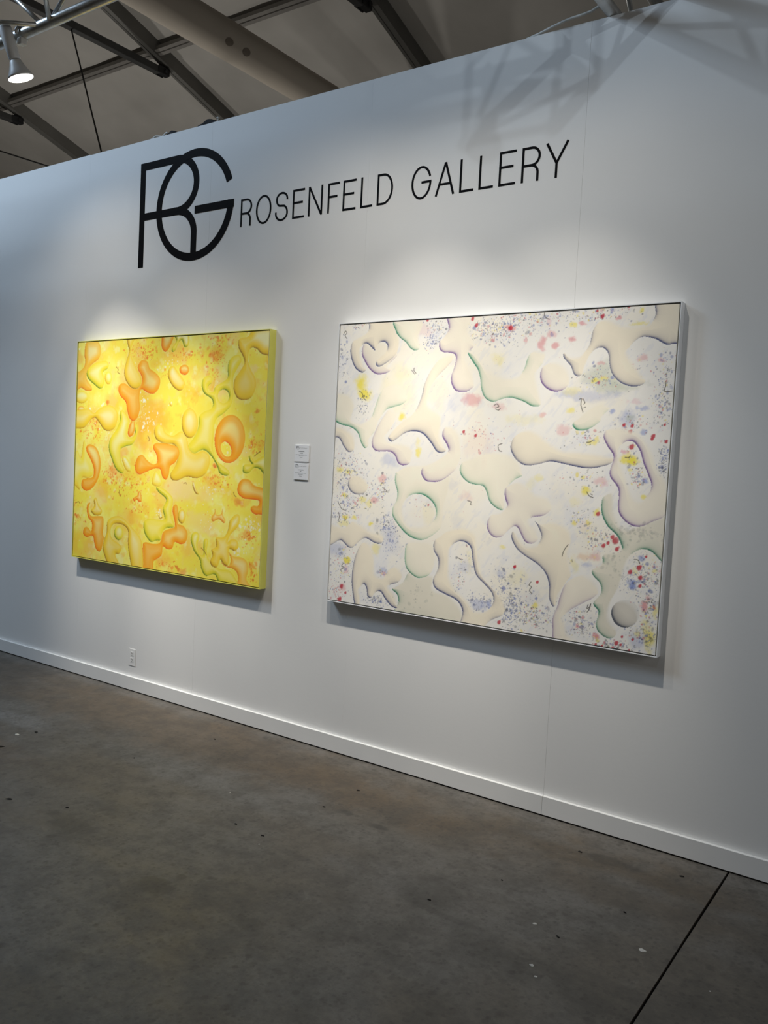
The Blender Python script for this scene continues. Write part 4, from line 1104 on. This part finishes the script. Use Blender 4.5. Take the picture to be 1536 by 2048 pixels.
class Canvas:
    def __init__(self, u0, u1, v0, v1, nx, ny, seed):
        self.x = np.linspace(u0, u1, nx)
        self.y = np.linspace(v0, v1, ny)
        self.X, self.Y = np.meshgrid(self.x, self.y)
        self.rgb = np.zeros((ny, nx, 3))
        self.rs = np.random.RandomState(seed)

    def window(self, x0, x1, y0, y1):
        i0, i1 = np.searchsorted(self.x, (x0, x1))
        j0, j1 = np.searchsorted(self.y, (y0, y1))
        return slice(j0, j1), slice(i0, i1)

    def blend(self, W, a, col):
        a = a[..., None]
        self.rgb[W] = self.rgb[W] * (1 - a) + np.asarray(col) * a

    def dot(self, x, y, r, col, strength=1.0, asp=1.0, rot=0.0):
        W = self.window(x - 1.6 * r * max(asp, 1), x + 1.6 * r * max(asp, 1), y - 1.6 * r * max(asp, 1), y + 1.6 * r * max(asp, 1))
        if self.X[W].size == 0:
            return
        dx, dy = self.X[W] - x, self.Y[W] - y
        dx, dy = dx * math.cos(rot) + dy * math.sin(rot), -dx * math.sin(rot) + dy * math.cos(rot)
        d = np.hypot(dx / asp, dy) / r
        self.blend(W, (1 - sstep(0.65, 1.35, d)) * strength, col)

    def patch(self, cx, cy, rx, ry, col, s, ragged=1.0):
        W = self.window(cx - 2 * rx, cx + 2 * rx, cy - 2 * ry, cy + 2 * ry)
        if self.X[W].size == 0:
            return
        n = vnoise(self.rs, self.X[W] - self.X[W].min(), self.Y[W] - self.Y[W].min(), max(min(rx, ry) * 1.2, .01), 4)
        d = np.hypot((self.X[W] - cx) / rx, (self.Y[W] - cy) / ry) + (n - .5) * 1.7 * ragged
        self.blend(W, (1 - sstep(0.35, 1.35, d)) * s, col)

    def sdf(self, polys, pad):
        allp = np.vstack(polys)
        W = self.window(allp[:, 0].min() - pad, allp[:, 0].max() + pad, allp[:, 1].min() - pad, allp[:, 1].max() + pad)
        X, Y = self.X[W], self.Y[W]
        if X.size == 0:
            return None
        best = np.full(X.shape, 1e9)
        nx, ny = np.zeros_like(X), np.zeros_like(X)
        inside = np.zeros(X.shape, bool)
        for P in polys:
            Q = np.roll(P, -1, 0)
            for (ax, ay), (bx, by) in zip(P, Q):
                ex, ey = bx - ax, by - ay
                L2 = ex * ex + ey * ey + 1e-12
                t = np.clip(((X - ax) * ex + (Y - ay) * ey) / L2, 0, 1)
                dx, dy = X - ax - t * ex, Y - ay - t * ey
                d = dx * dx + dy * dy
                mk = d < best
                best = np.where(mk, d, best)
                nx = np.where(mk, dx, nx)
                ny = np.where(mk, dy, ny)
                if ay != by:
                    cr = ((ay > Y) != (by > Y)) & (X < (bx - ax) * (Y - ay) / (by - ay) + ax)
                    inside ^= cr
        d = np.sqrt(best)
        sgn = np.where(inside, -1.0, 1.0)
        inv = sgn / np.maximum(d, 1e-6)
        return W, d, inside, nx * inv, ny * inv          # n points outward

    def speck(self, cx, cy, rx, ry, n, cols, rmin, rmax, strength=0.85):
        for _ in range(n):
            x, y = cx + self.rs.randn() * rx * .55, cy + self.rs.randn() * ry * .55
            r = rmin + (rmax - rmin) * self.rs.rand() ** 3
            self.dot(x, y, r, cols[self.rs.randint(len(cols))], strength * self.rs.uniform(.5, 1), self.rs.uniform(.7, 1.7), self.rs.uniform(0, 3))

    def marks(self, polylines, col, w):
        for pl in polylines:
            P = openspline(pl)
            for a, c in zip(P, P[1:]):
                n = max(1, int(np.hypot(*(c - a)) / (w * .6)))
                for k in range(n):
                    q = a + (c - a) * k / n
                    self.dot(q[0], q[1], w, col, .55)


def paint_white(cv):
    R = cv.rs
    ground = c255(241, 238, 231)
    cv.rgb[:] = ground
    n = vnoise(R, cv.X, cv.Y, .22, 4)
    cv.blend((slice(None), slice(None)), sstep(.45, .75, n) * .55, c255(244, 236, 216))
    n = vnoise(R, cv.X, cv.Y, .12, 5)
    cv.blend((slice(None), slice(None)), sstep(.55, .8, n) * .30, c255(214, 218, 232))
    # central glow of thin lemon wash
    n = vnoise(R, cv.X, cv.Y, .3, 3)
    d = np.hypot((cv.X - .75) / .75, (cv.Y - .85) / .5)
    cv.blend((slice(None), slice(None)), (1 - sstep(.2, 1.1, d)) * .24 * sstep(.35, .6, n), c255(246, 238, 208))
    # fine dry-brush streaks
    ang = .9
    U = cv.X * math.cos(ang) + cv.Y * math.sin(ang)
    V = -cv.X * math.sin(ang) + cv.Y * math.cos(ang)
    st = vnoise(R, U * .35 + 1, V - V.min() + 1, .018, 3)
    cv.blend((slice(None), slice(None)), sstep(.55, .75, st) * .22, c255(205, 209, 224))
    key = {'Y': c255(240, 224, 70), 'R': c255(216, 96, 110), 'Bl': c255(120, 142, 205), 'Gr': c255(178, 186, 160), 'Pk': c255(226, 168, 180), 'Or': c255(226, 170, 110)}
    for x, y, rx, ry, k, s in WHITE_PATCHES:
        cv.patch(x / 1000 * CW, y / 1000 * CH, max(rx, 5) / 1000 * CW, max(ry, 5) / 1000 * CH, key[k], s * (.9 if s > .3 else .6))
    blue = [c255(92, 110, 178), c255(110, 124, 176), c255(70, 82, 130), c255(140, 150, 190)]
    red = [c255(190, 60, 76), c255(205, 110, 118), c255(214, 140, 140)]
    yel = [c255(236, 216, 66), c255(240, 226, 120)]
    grey = [c255(96, 98, 108), c255(126, 126, 130), c255(70, 74, 86)]
    green = [c255(150, 156, 140), c255(122, 140, 128)]
    sets = {'mix': blue + blue + red + yel + grey + grey, 'blue': blue + blue + grey, 'red': red + [blue[1]], 'green': green + grey[1:2]}
    late = []
    for x, y, rx, ry, nn, k in WHITE_DOTS:
        a = (x / 1000 * CW, y / 1000 * CH, rx / 1000 * CW, ry / 1000 * CH)
        if k == 'green':
            late.append((a, nn, k))
            continue
        cv.speck(*a, int(nn * 1.5), sets[k], .0014, .0040, .74)
        cv.speck(*a, int(nn * .12), sets[k], .004, .0085, .7)
    for _ in range(500):
        x, y = R.rand() * CW, R.rand() * CH
        cv.dot(x, y, R.uniform(.0012, .0026), (blue + grey + red)[R.randint(10)], R.uniform(.2, .6))
    for x, y, rx, ry in RED_DROPS:
        X0, Y0, r = x / 1000 * CW, y / 1000 * CH, max(rx, 3) / 1000 * CW
        cv.dot(X0, Y0, r, c255(190, 44, 62), .9, 1.0)
        cv.dot(X0 + r * .5, Y0 + r * .7, r * .6, c255(200, 70, 84), .8)
    # the soft cream shapes with airbrushed rims
    rim = {'n': c255(48, 62, 116), 'p': c255(116, 78, 150), 'g': c255(38, 152, 112), 'g2': c255(44, 134, 104), 'k': c255(70, 76, 90)}
    body = {'n': c255(243, 233, 211), 'p': c255(243, 235, 217), 'g': c255(243, 236, 217), 'g2': c255(229, 223, 205), 'k': c255(219, 213, 200)}
    LD = np.array((-.62, -.78))
    for s, o, h in WHITE_BLOBS:
        polys = [spline(o)] + ([spline(h)] if h else [])
        r = cv.sdf(polys, .035)
        if r is None:
            continue
        W, d, ins, nx, ny = r
        dotp = nx * LD[0] + ny * LD[1]
        vary = .82 + .33 * sstep(.3, .6, vnoise(R, cv.X[W] - cv.X[W].min(), cv.Y[W] - cv.Y[W].min(), .16, 2))
        dark = np.clip(.08 + .95 * dotp, 0, 1) ** 1.15 * vary
        lit = np.clip(-dotp - .1, 0, 1)
        soft = sstep(0, .003 + .034 * lit, d)
        a = np.where(ins, soft * .96, 0)
        # pale halo just outside the dark rims
        halo = np.where(ins, 0, np.exp(-d / .006) * np.clip(dotp, 0, 1) * .55)
        cv.blend(W, halo, c255(246, 243, 236))
        n = vnoise(R, cv.X[W] - cv.X[W].min(), cv.Y[W] - cv.Y[W].min(), .12, 3)
        col = body[s] * (1 + (n[..., None] - .5) * .10)
        aa = a[..., None]
        cv.rgb[W] = cv.rgb[W] * (1 - aa) + col * aa
        k1 = np.where(ins, np.exp(-(d / .0064) ** 1.35) * dark * .9 + np.exp(-d / .019) * dark * .46, 0)
        if s == 'k':
            k1 = np.where(ins, k1 + np.exp(-d / .03) * (.25 + .5 * dark) * .5, 0)
        cv.blend(W, np.clip(k1, 0, .96), rim[s])
        if s in ('g', 'g2'):
            dk = np.where(ins, np.exp(-d / .004) * np.clip(dotp - .72, 0, 1) * 2.2, 0)
            cv.blend(W, np.clip(dk, 0, .8), c255(24, 62, 62))
        if s in ('p',):
            dk = np.where(ins, np.exp(-d / .004) * np.clip(dotp - .8, 0, 1) * 2.4, 0)
            cv.blend(W, np.clip(dk, 0, .7), c255(58, 42, 74))
    for a, nn, k in late:
        cv.speck(*a, nn, sets[k], .003, .009, .30)
    cv.marks(WHITE_MARKS, c255(86, 80, 70), .0022)


def paint_yellow(cv):
    R = cv.rs
    full = (slice(None), slice(None))
    cv.rgb[:] = c255(250, 226, 74)
    n = vnoise(R, cv.X, cv.Y, .25, 5)
    cv.blend(full, sstep(.48, .72, n) * .8, c255(253, 240, 128))
    n = vnoise(R, cv.X, cv.Y, .2, 5)
    cv.blend(full, sstep(.5, .75, n) * .75, c255(248, 198, 78))
    n = vnoise(R, cv.X, cv.Y, .10, 5)
    cv.blend(full, sstep(.58, .78, n) * .5, c255(250, 214, 140))
    n = vnoise(R, cv.X, cv.Y, .07, 5)
    cv.blend(full, sstep(.6, .78, n) * .4, c255(244, 172, 52))
    n = vnoise(R, cv.X, cv.Y, .05, 4)
    cv.blend(full, sstep(.6, .8, n) * .45, c255(254, 246, 176))
    key = {'O': c255(247, 176, 44), 'D': c255(222, 96, 26), 'P': c255(252, 216, 140)}
    for x, y, rx, ry, k, s in YELLOW_PATCHES:
        cv.patch(x / 1000 * CW, y / 1000 * CH, max(rx, 5) / 1000 * CW, max(ry, 5) / 1000 * CH, key[k], s * .9)
    hot = [c255(234, 106, 14), c255(242, 148, 28), c255(220, 78, 12), c255(244, 164, 44)]
    for x, y, rx, ry, nn in YELLOW_DOTS:
        a = (x / 1000 * CW, y / 1000 * CH, rx / 1000 * CW, ry / 1000 * CH)
        cv.speck(*a, nn, hot, .003, .010, .75)
        cv.speck(*a, nn, hot, .002, .005, .8)
    for x, y, rx, ry, nn in YELLOW_SPARKS:
        cv.speck(x / 1000 * CW, y / 1000 * CH, rx / 1000 * CW, ry / 1000 * CH, nn, [c255(255, 250, 225), c255(255, 240, 200)], .0025, .009, .85)
    for _ in range(350):
        x, y = R.rand() * CW, R.rand() * CH
        cv.dot(x, y, R.uniform(.002, .006), (hot + [c255(255, 248, 210)])[R.randint(5)], R.uniform(.15, .5))
    base = {'y': c255(252, 228, 70), 'yb': c255(249, 214, 48), 'o': c255(252, 172, 6), 'ob': c255(249, 196, 54), 'g': c255(246, 224, 48)}
    rim = {'y': c255(204, 152, 10), 'yb': c255(164, 108, 10), 'o': c255(228, 88, 2), 'ob': c255(214, 112, 18), 'g': c255(98, 142, 8)}
    high = {'y': c255(255, 245, 186), 'yb': c255(255, 242, 184), 'o': c255(255, 230, 140), 'ob': c255(255, 232, 160), 'g': c255(255, 246, 182)}
    LD = np.array((-.66, -.75))
    for s, o, h in YELLOW_BLOBS:
        polys = [spline(o)] + ([spline(h)] if h else [])
        r = cv.sdf(polys, .02)
        if r is None:
            continue
        W, d, ins, nx, ny = r
        if not ins.any():
            continue
        X, Y = cv.X[W], cv.Y[W]
        dotp = nx * LD[0] + ny * LD[1]
        a = np.where(ins, sstep(0, .004, d), 0)
        aa = a[..., None]
        dm = d[ins].max()
        yy = (Y - Y[ins].min()) / max(np.ptp(Y[ins]), 1e-3)
        xx = (X - X[ins].min()) / max(np.ptp(X[ins]), 1e-3)
        hi = np.clip(sstep(.2, .85, d / dm) * (.12 + .98 * yy + .10 * xx) + .25 * np.clip(-dotp, 0, 1) * np.exp(-((d - .02) / .012) ** 2), 0, 1)
        col = base[s] * (1 - hi[..., None] * .92) + high[s] * hi[..., None] * .92
        lowd = np.clip(1 - yy * 1.3, 0, 1) * .16
        col = col * (1 - lowd[..., None]) + (base[s] * .5 + rim[s] * .5) * lowd[..., None]
        cv.rgb[W] = cv.rgb[W] * (1 - aa) + col * aa
        up_ = .30 if s in ('o', 'ob') else .14
        dark = np.clip(up_ + (1 - up_) * dotp, .06, 1)
        k1 = np.where(ins, np.exp(-(d / .007) ** 1.2) * dark * .85 + np.exp(-d / .022) * dark * .36, 0)
        cv.blend(W, np.clip(k1, 0, .95), rim[s])
        if s == 'g':
            dk = np.where(ins, np.exp(-d / .006) * np.clip(dotp - .55, 0, 1) * 1.8, 0)
            cv.blend(W, np.clip(dk, 0, .85), c255(36, 82, 20))
        if s == 'yb':
            dk = np.where(ins, np.exp(-d / .005) * np.clip(dotp - .7, 0, 1) * 1.8, 0)
            cv.blend(W, np.clip(dk, 0, .8), c255(74, 52, 22))
        gl = np.where(ins, 0, np.exp(-d / .005) * .3)
        cv.blend(W, gl, c255(255, 240, 130))
    cv.marks(YELLOW_MARKS, c255(150, 110, 40), .0030)


M_PAINT = bpy.data.materials.new('painted_canvas')
M_PAINT.use_nodes = True
nt = M_PAINT.node_tree
at = nt.nodes.new('ShaderNodeAttribute')
at.attribute_name = 'paint'
nt.links.new(at.outputs['Color'], nt.nodes['Principled BSDF'].inputs['Base Color'])
nt.nodes['Principled BSDF'].inputs['Roughness'].default_value = 0.7
tcn = nt.nodes.new('ShaderNodeTexCoord')
wv = nt.nodes.new('ShaderNodeTexNoise')
wv.inputs['Scale'].default_value = 260
nt.links.new(tcn.outputs['Object'], wv.inputs['Vector'])
bpn = nt.nodes.new('ShaderNodeBump')
bpn.inputs['Strength'].default_value = 0.06
bpn.inputs['Distance'].default_value = 0.002
nt.links.new(wv.outputs['Fac'], bpn.inputs['Height'])
nt.links.new(bpn.outputs['Normal'], nt.nodes['Principled BSDF'].inputs['Normal'])


def framed_painting(name, x0, x1, z0, z1, dep, nx, ny, painter, m_frame, label, seed):
    root = tag(empty(name, ((x0 + x1) / 2, 0, z0)), label, 'painting')
    cx = (x0 + x1) / 2
    lip, gap = 0.0035, 0.006
    # frame: four mitred rails round the outside
    names = []
    b = bmesh.new()
    ox0, ox1, oz0, oz1 = x0 - cx, x1 - cx, 0.0, z1 - z0
    ix0, ix1, iz0, iz1 = ox0 + lip, ox1 - lip, oz0 + lip, oz1 - lip
    yf, yb = -dep, -0.0008
    for (oa, ob, ia, ib) in (((ox0, oz0), (ox1, oz0), (ix0, iz0), (ix1, iz0)), ((ox1, oz0), (ox1, oz1), (ix1, iz0), (ix1, iz1)),
                             ((ox1, oz1), (ox0, oz1), (ix1, iz1), (ix0, iz1)), ((ox0, oz1), (ox0, oz0), (ix0, iz1), (ix0, iz0))):
        q = bmesh.new()
        ring = [q.verts.new((p[0], y, p[1])) for y in (yf, yb) for p in (oa, ob, ib, ia)]
        for f in ((0, 1, 2, 3), (7, 6, 5, 4), (0, 4, 5, 1), (1, 5, 6, 2), (2, 6, 7, 3), (3, 7, 4, 0)):
            q.faces.new([ring[i] for i in f])
        obj('frame_rail', q, m_frame, root)
    b.free()
    b = bmesh.new()
    box(b, ix0 + .0002, ix1 - .0002, -0.014, -0.0015, iz0 + .0002, iz1 - .0002)
    obj('backing_board', b, M_BLACK, root)
    # canvas on its stretcher
    kx0, kx1, kz0, kz1 = ix0 + gap, ix1 - gap, iz0 + gap, iz1 - gap
    yc = -dep + 0.003
    b = bmesh.new()
    box(b, kx0, kx1, yc + 0.0006, -0.0145, kz0, kz1)
    obj('stretcher', b, M_LINER, root)
    cv = Canvas(kx0 - ox0, kx1 - ox0, kz0, kz1, nx, ny, seed)
    painter(cv)
    np.clip(cv.rgb, 0.002, 0.9, out=cv.rgb)
    co = np.stack([cv.X + ox0, np.full_like(cv.X, yc), cv.Y], -1).reshape(-1, 3).astype(np.float32)
    idx = np.arange(nx * ny).reshape(ny, nx)
    quads = np.stack([idx[:-1, :-1], idx[:-1, 1:], idx[1:, 1:], idx[1:, :-1]], -1).reshape(-1, 4).astype(np.int32)
    me = bpy.data.meshes.new('canvas')
    me.vertices.add(len(co))
    me.vertices.foreach_set('co', co.ravel())
    me.loops.add(quads.size)
    me.loops.foreach_set('vertex_index', quads.ravel())
    me.polygons.add(len(quads))
    me.polygons.foreach_set('loop_start', np.arange(0, quads.size, 4, dtype=np.int32))
    me.update(calc_edges=True)
    ca = me.color_attributes.new('paint', 'FLOAT_COLOR', 'POINT')
    rgba = np.ones((nx * ny, 4), np.float32)
    rgba[:, :3] = cv.rgb.reshape(-1, 3)
    ca.data.foreach_set('color', rgba.ravel())
    me.materials.append(M_PAINT)
    o = bpy.data.objects.new('canvas', me)
    COL.objects.link(o)
    o.parent = root
    return root


framed_painting('yellow_painting', -5.2252, -3.4001, 0.8489, 2.3671, 0.052, 560, 480, paint_yellow, M_FRAME_Y,
                'large yellow abstract painting of glossy rounded blobs in a chartreuse frame', 11)
framed_painting('white_painting', -2.8980, -1.0677, 0.8515, 2.3719, 0.050, 800, 660, paint_white, M_FRAME_W,
                'large cream and white abstract painting with paint spatter in a white frame', 12)
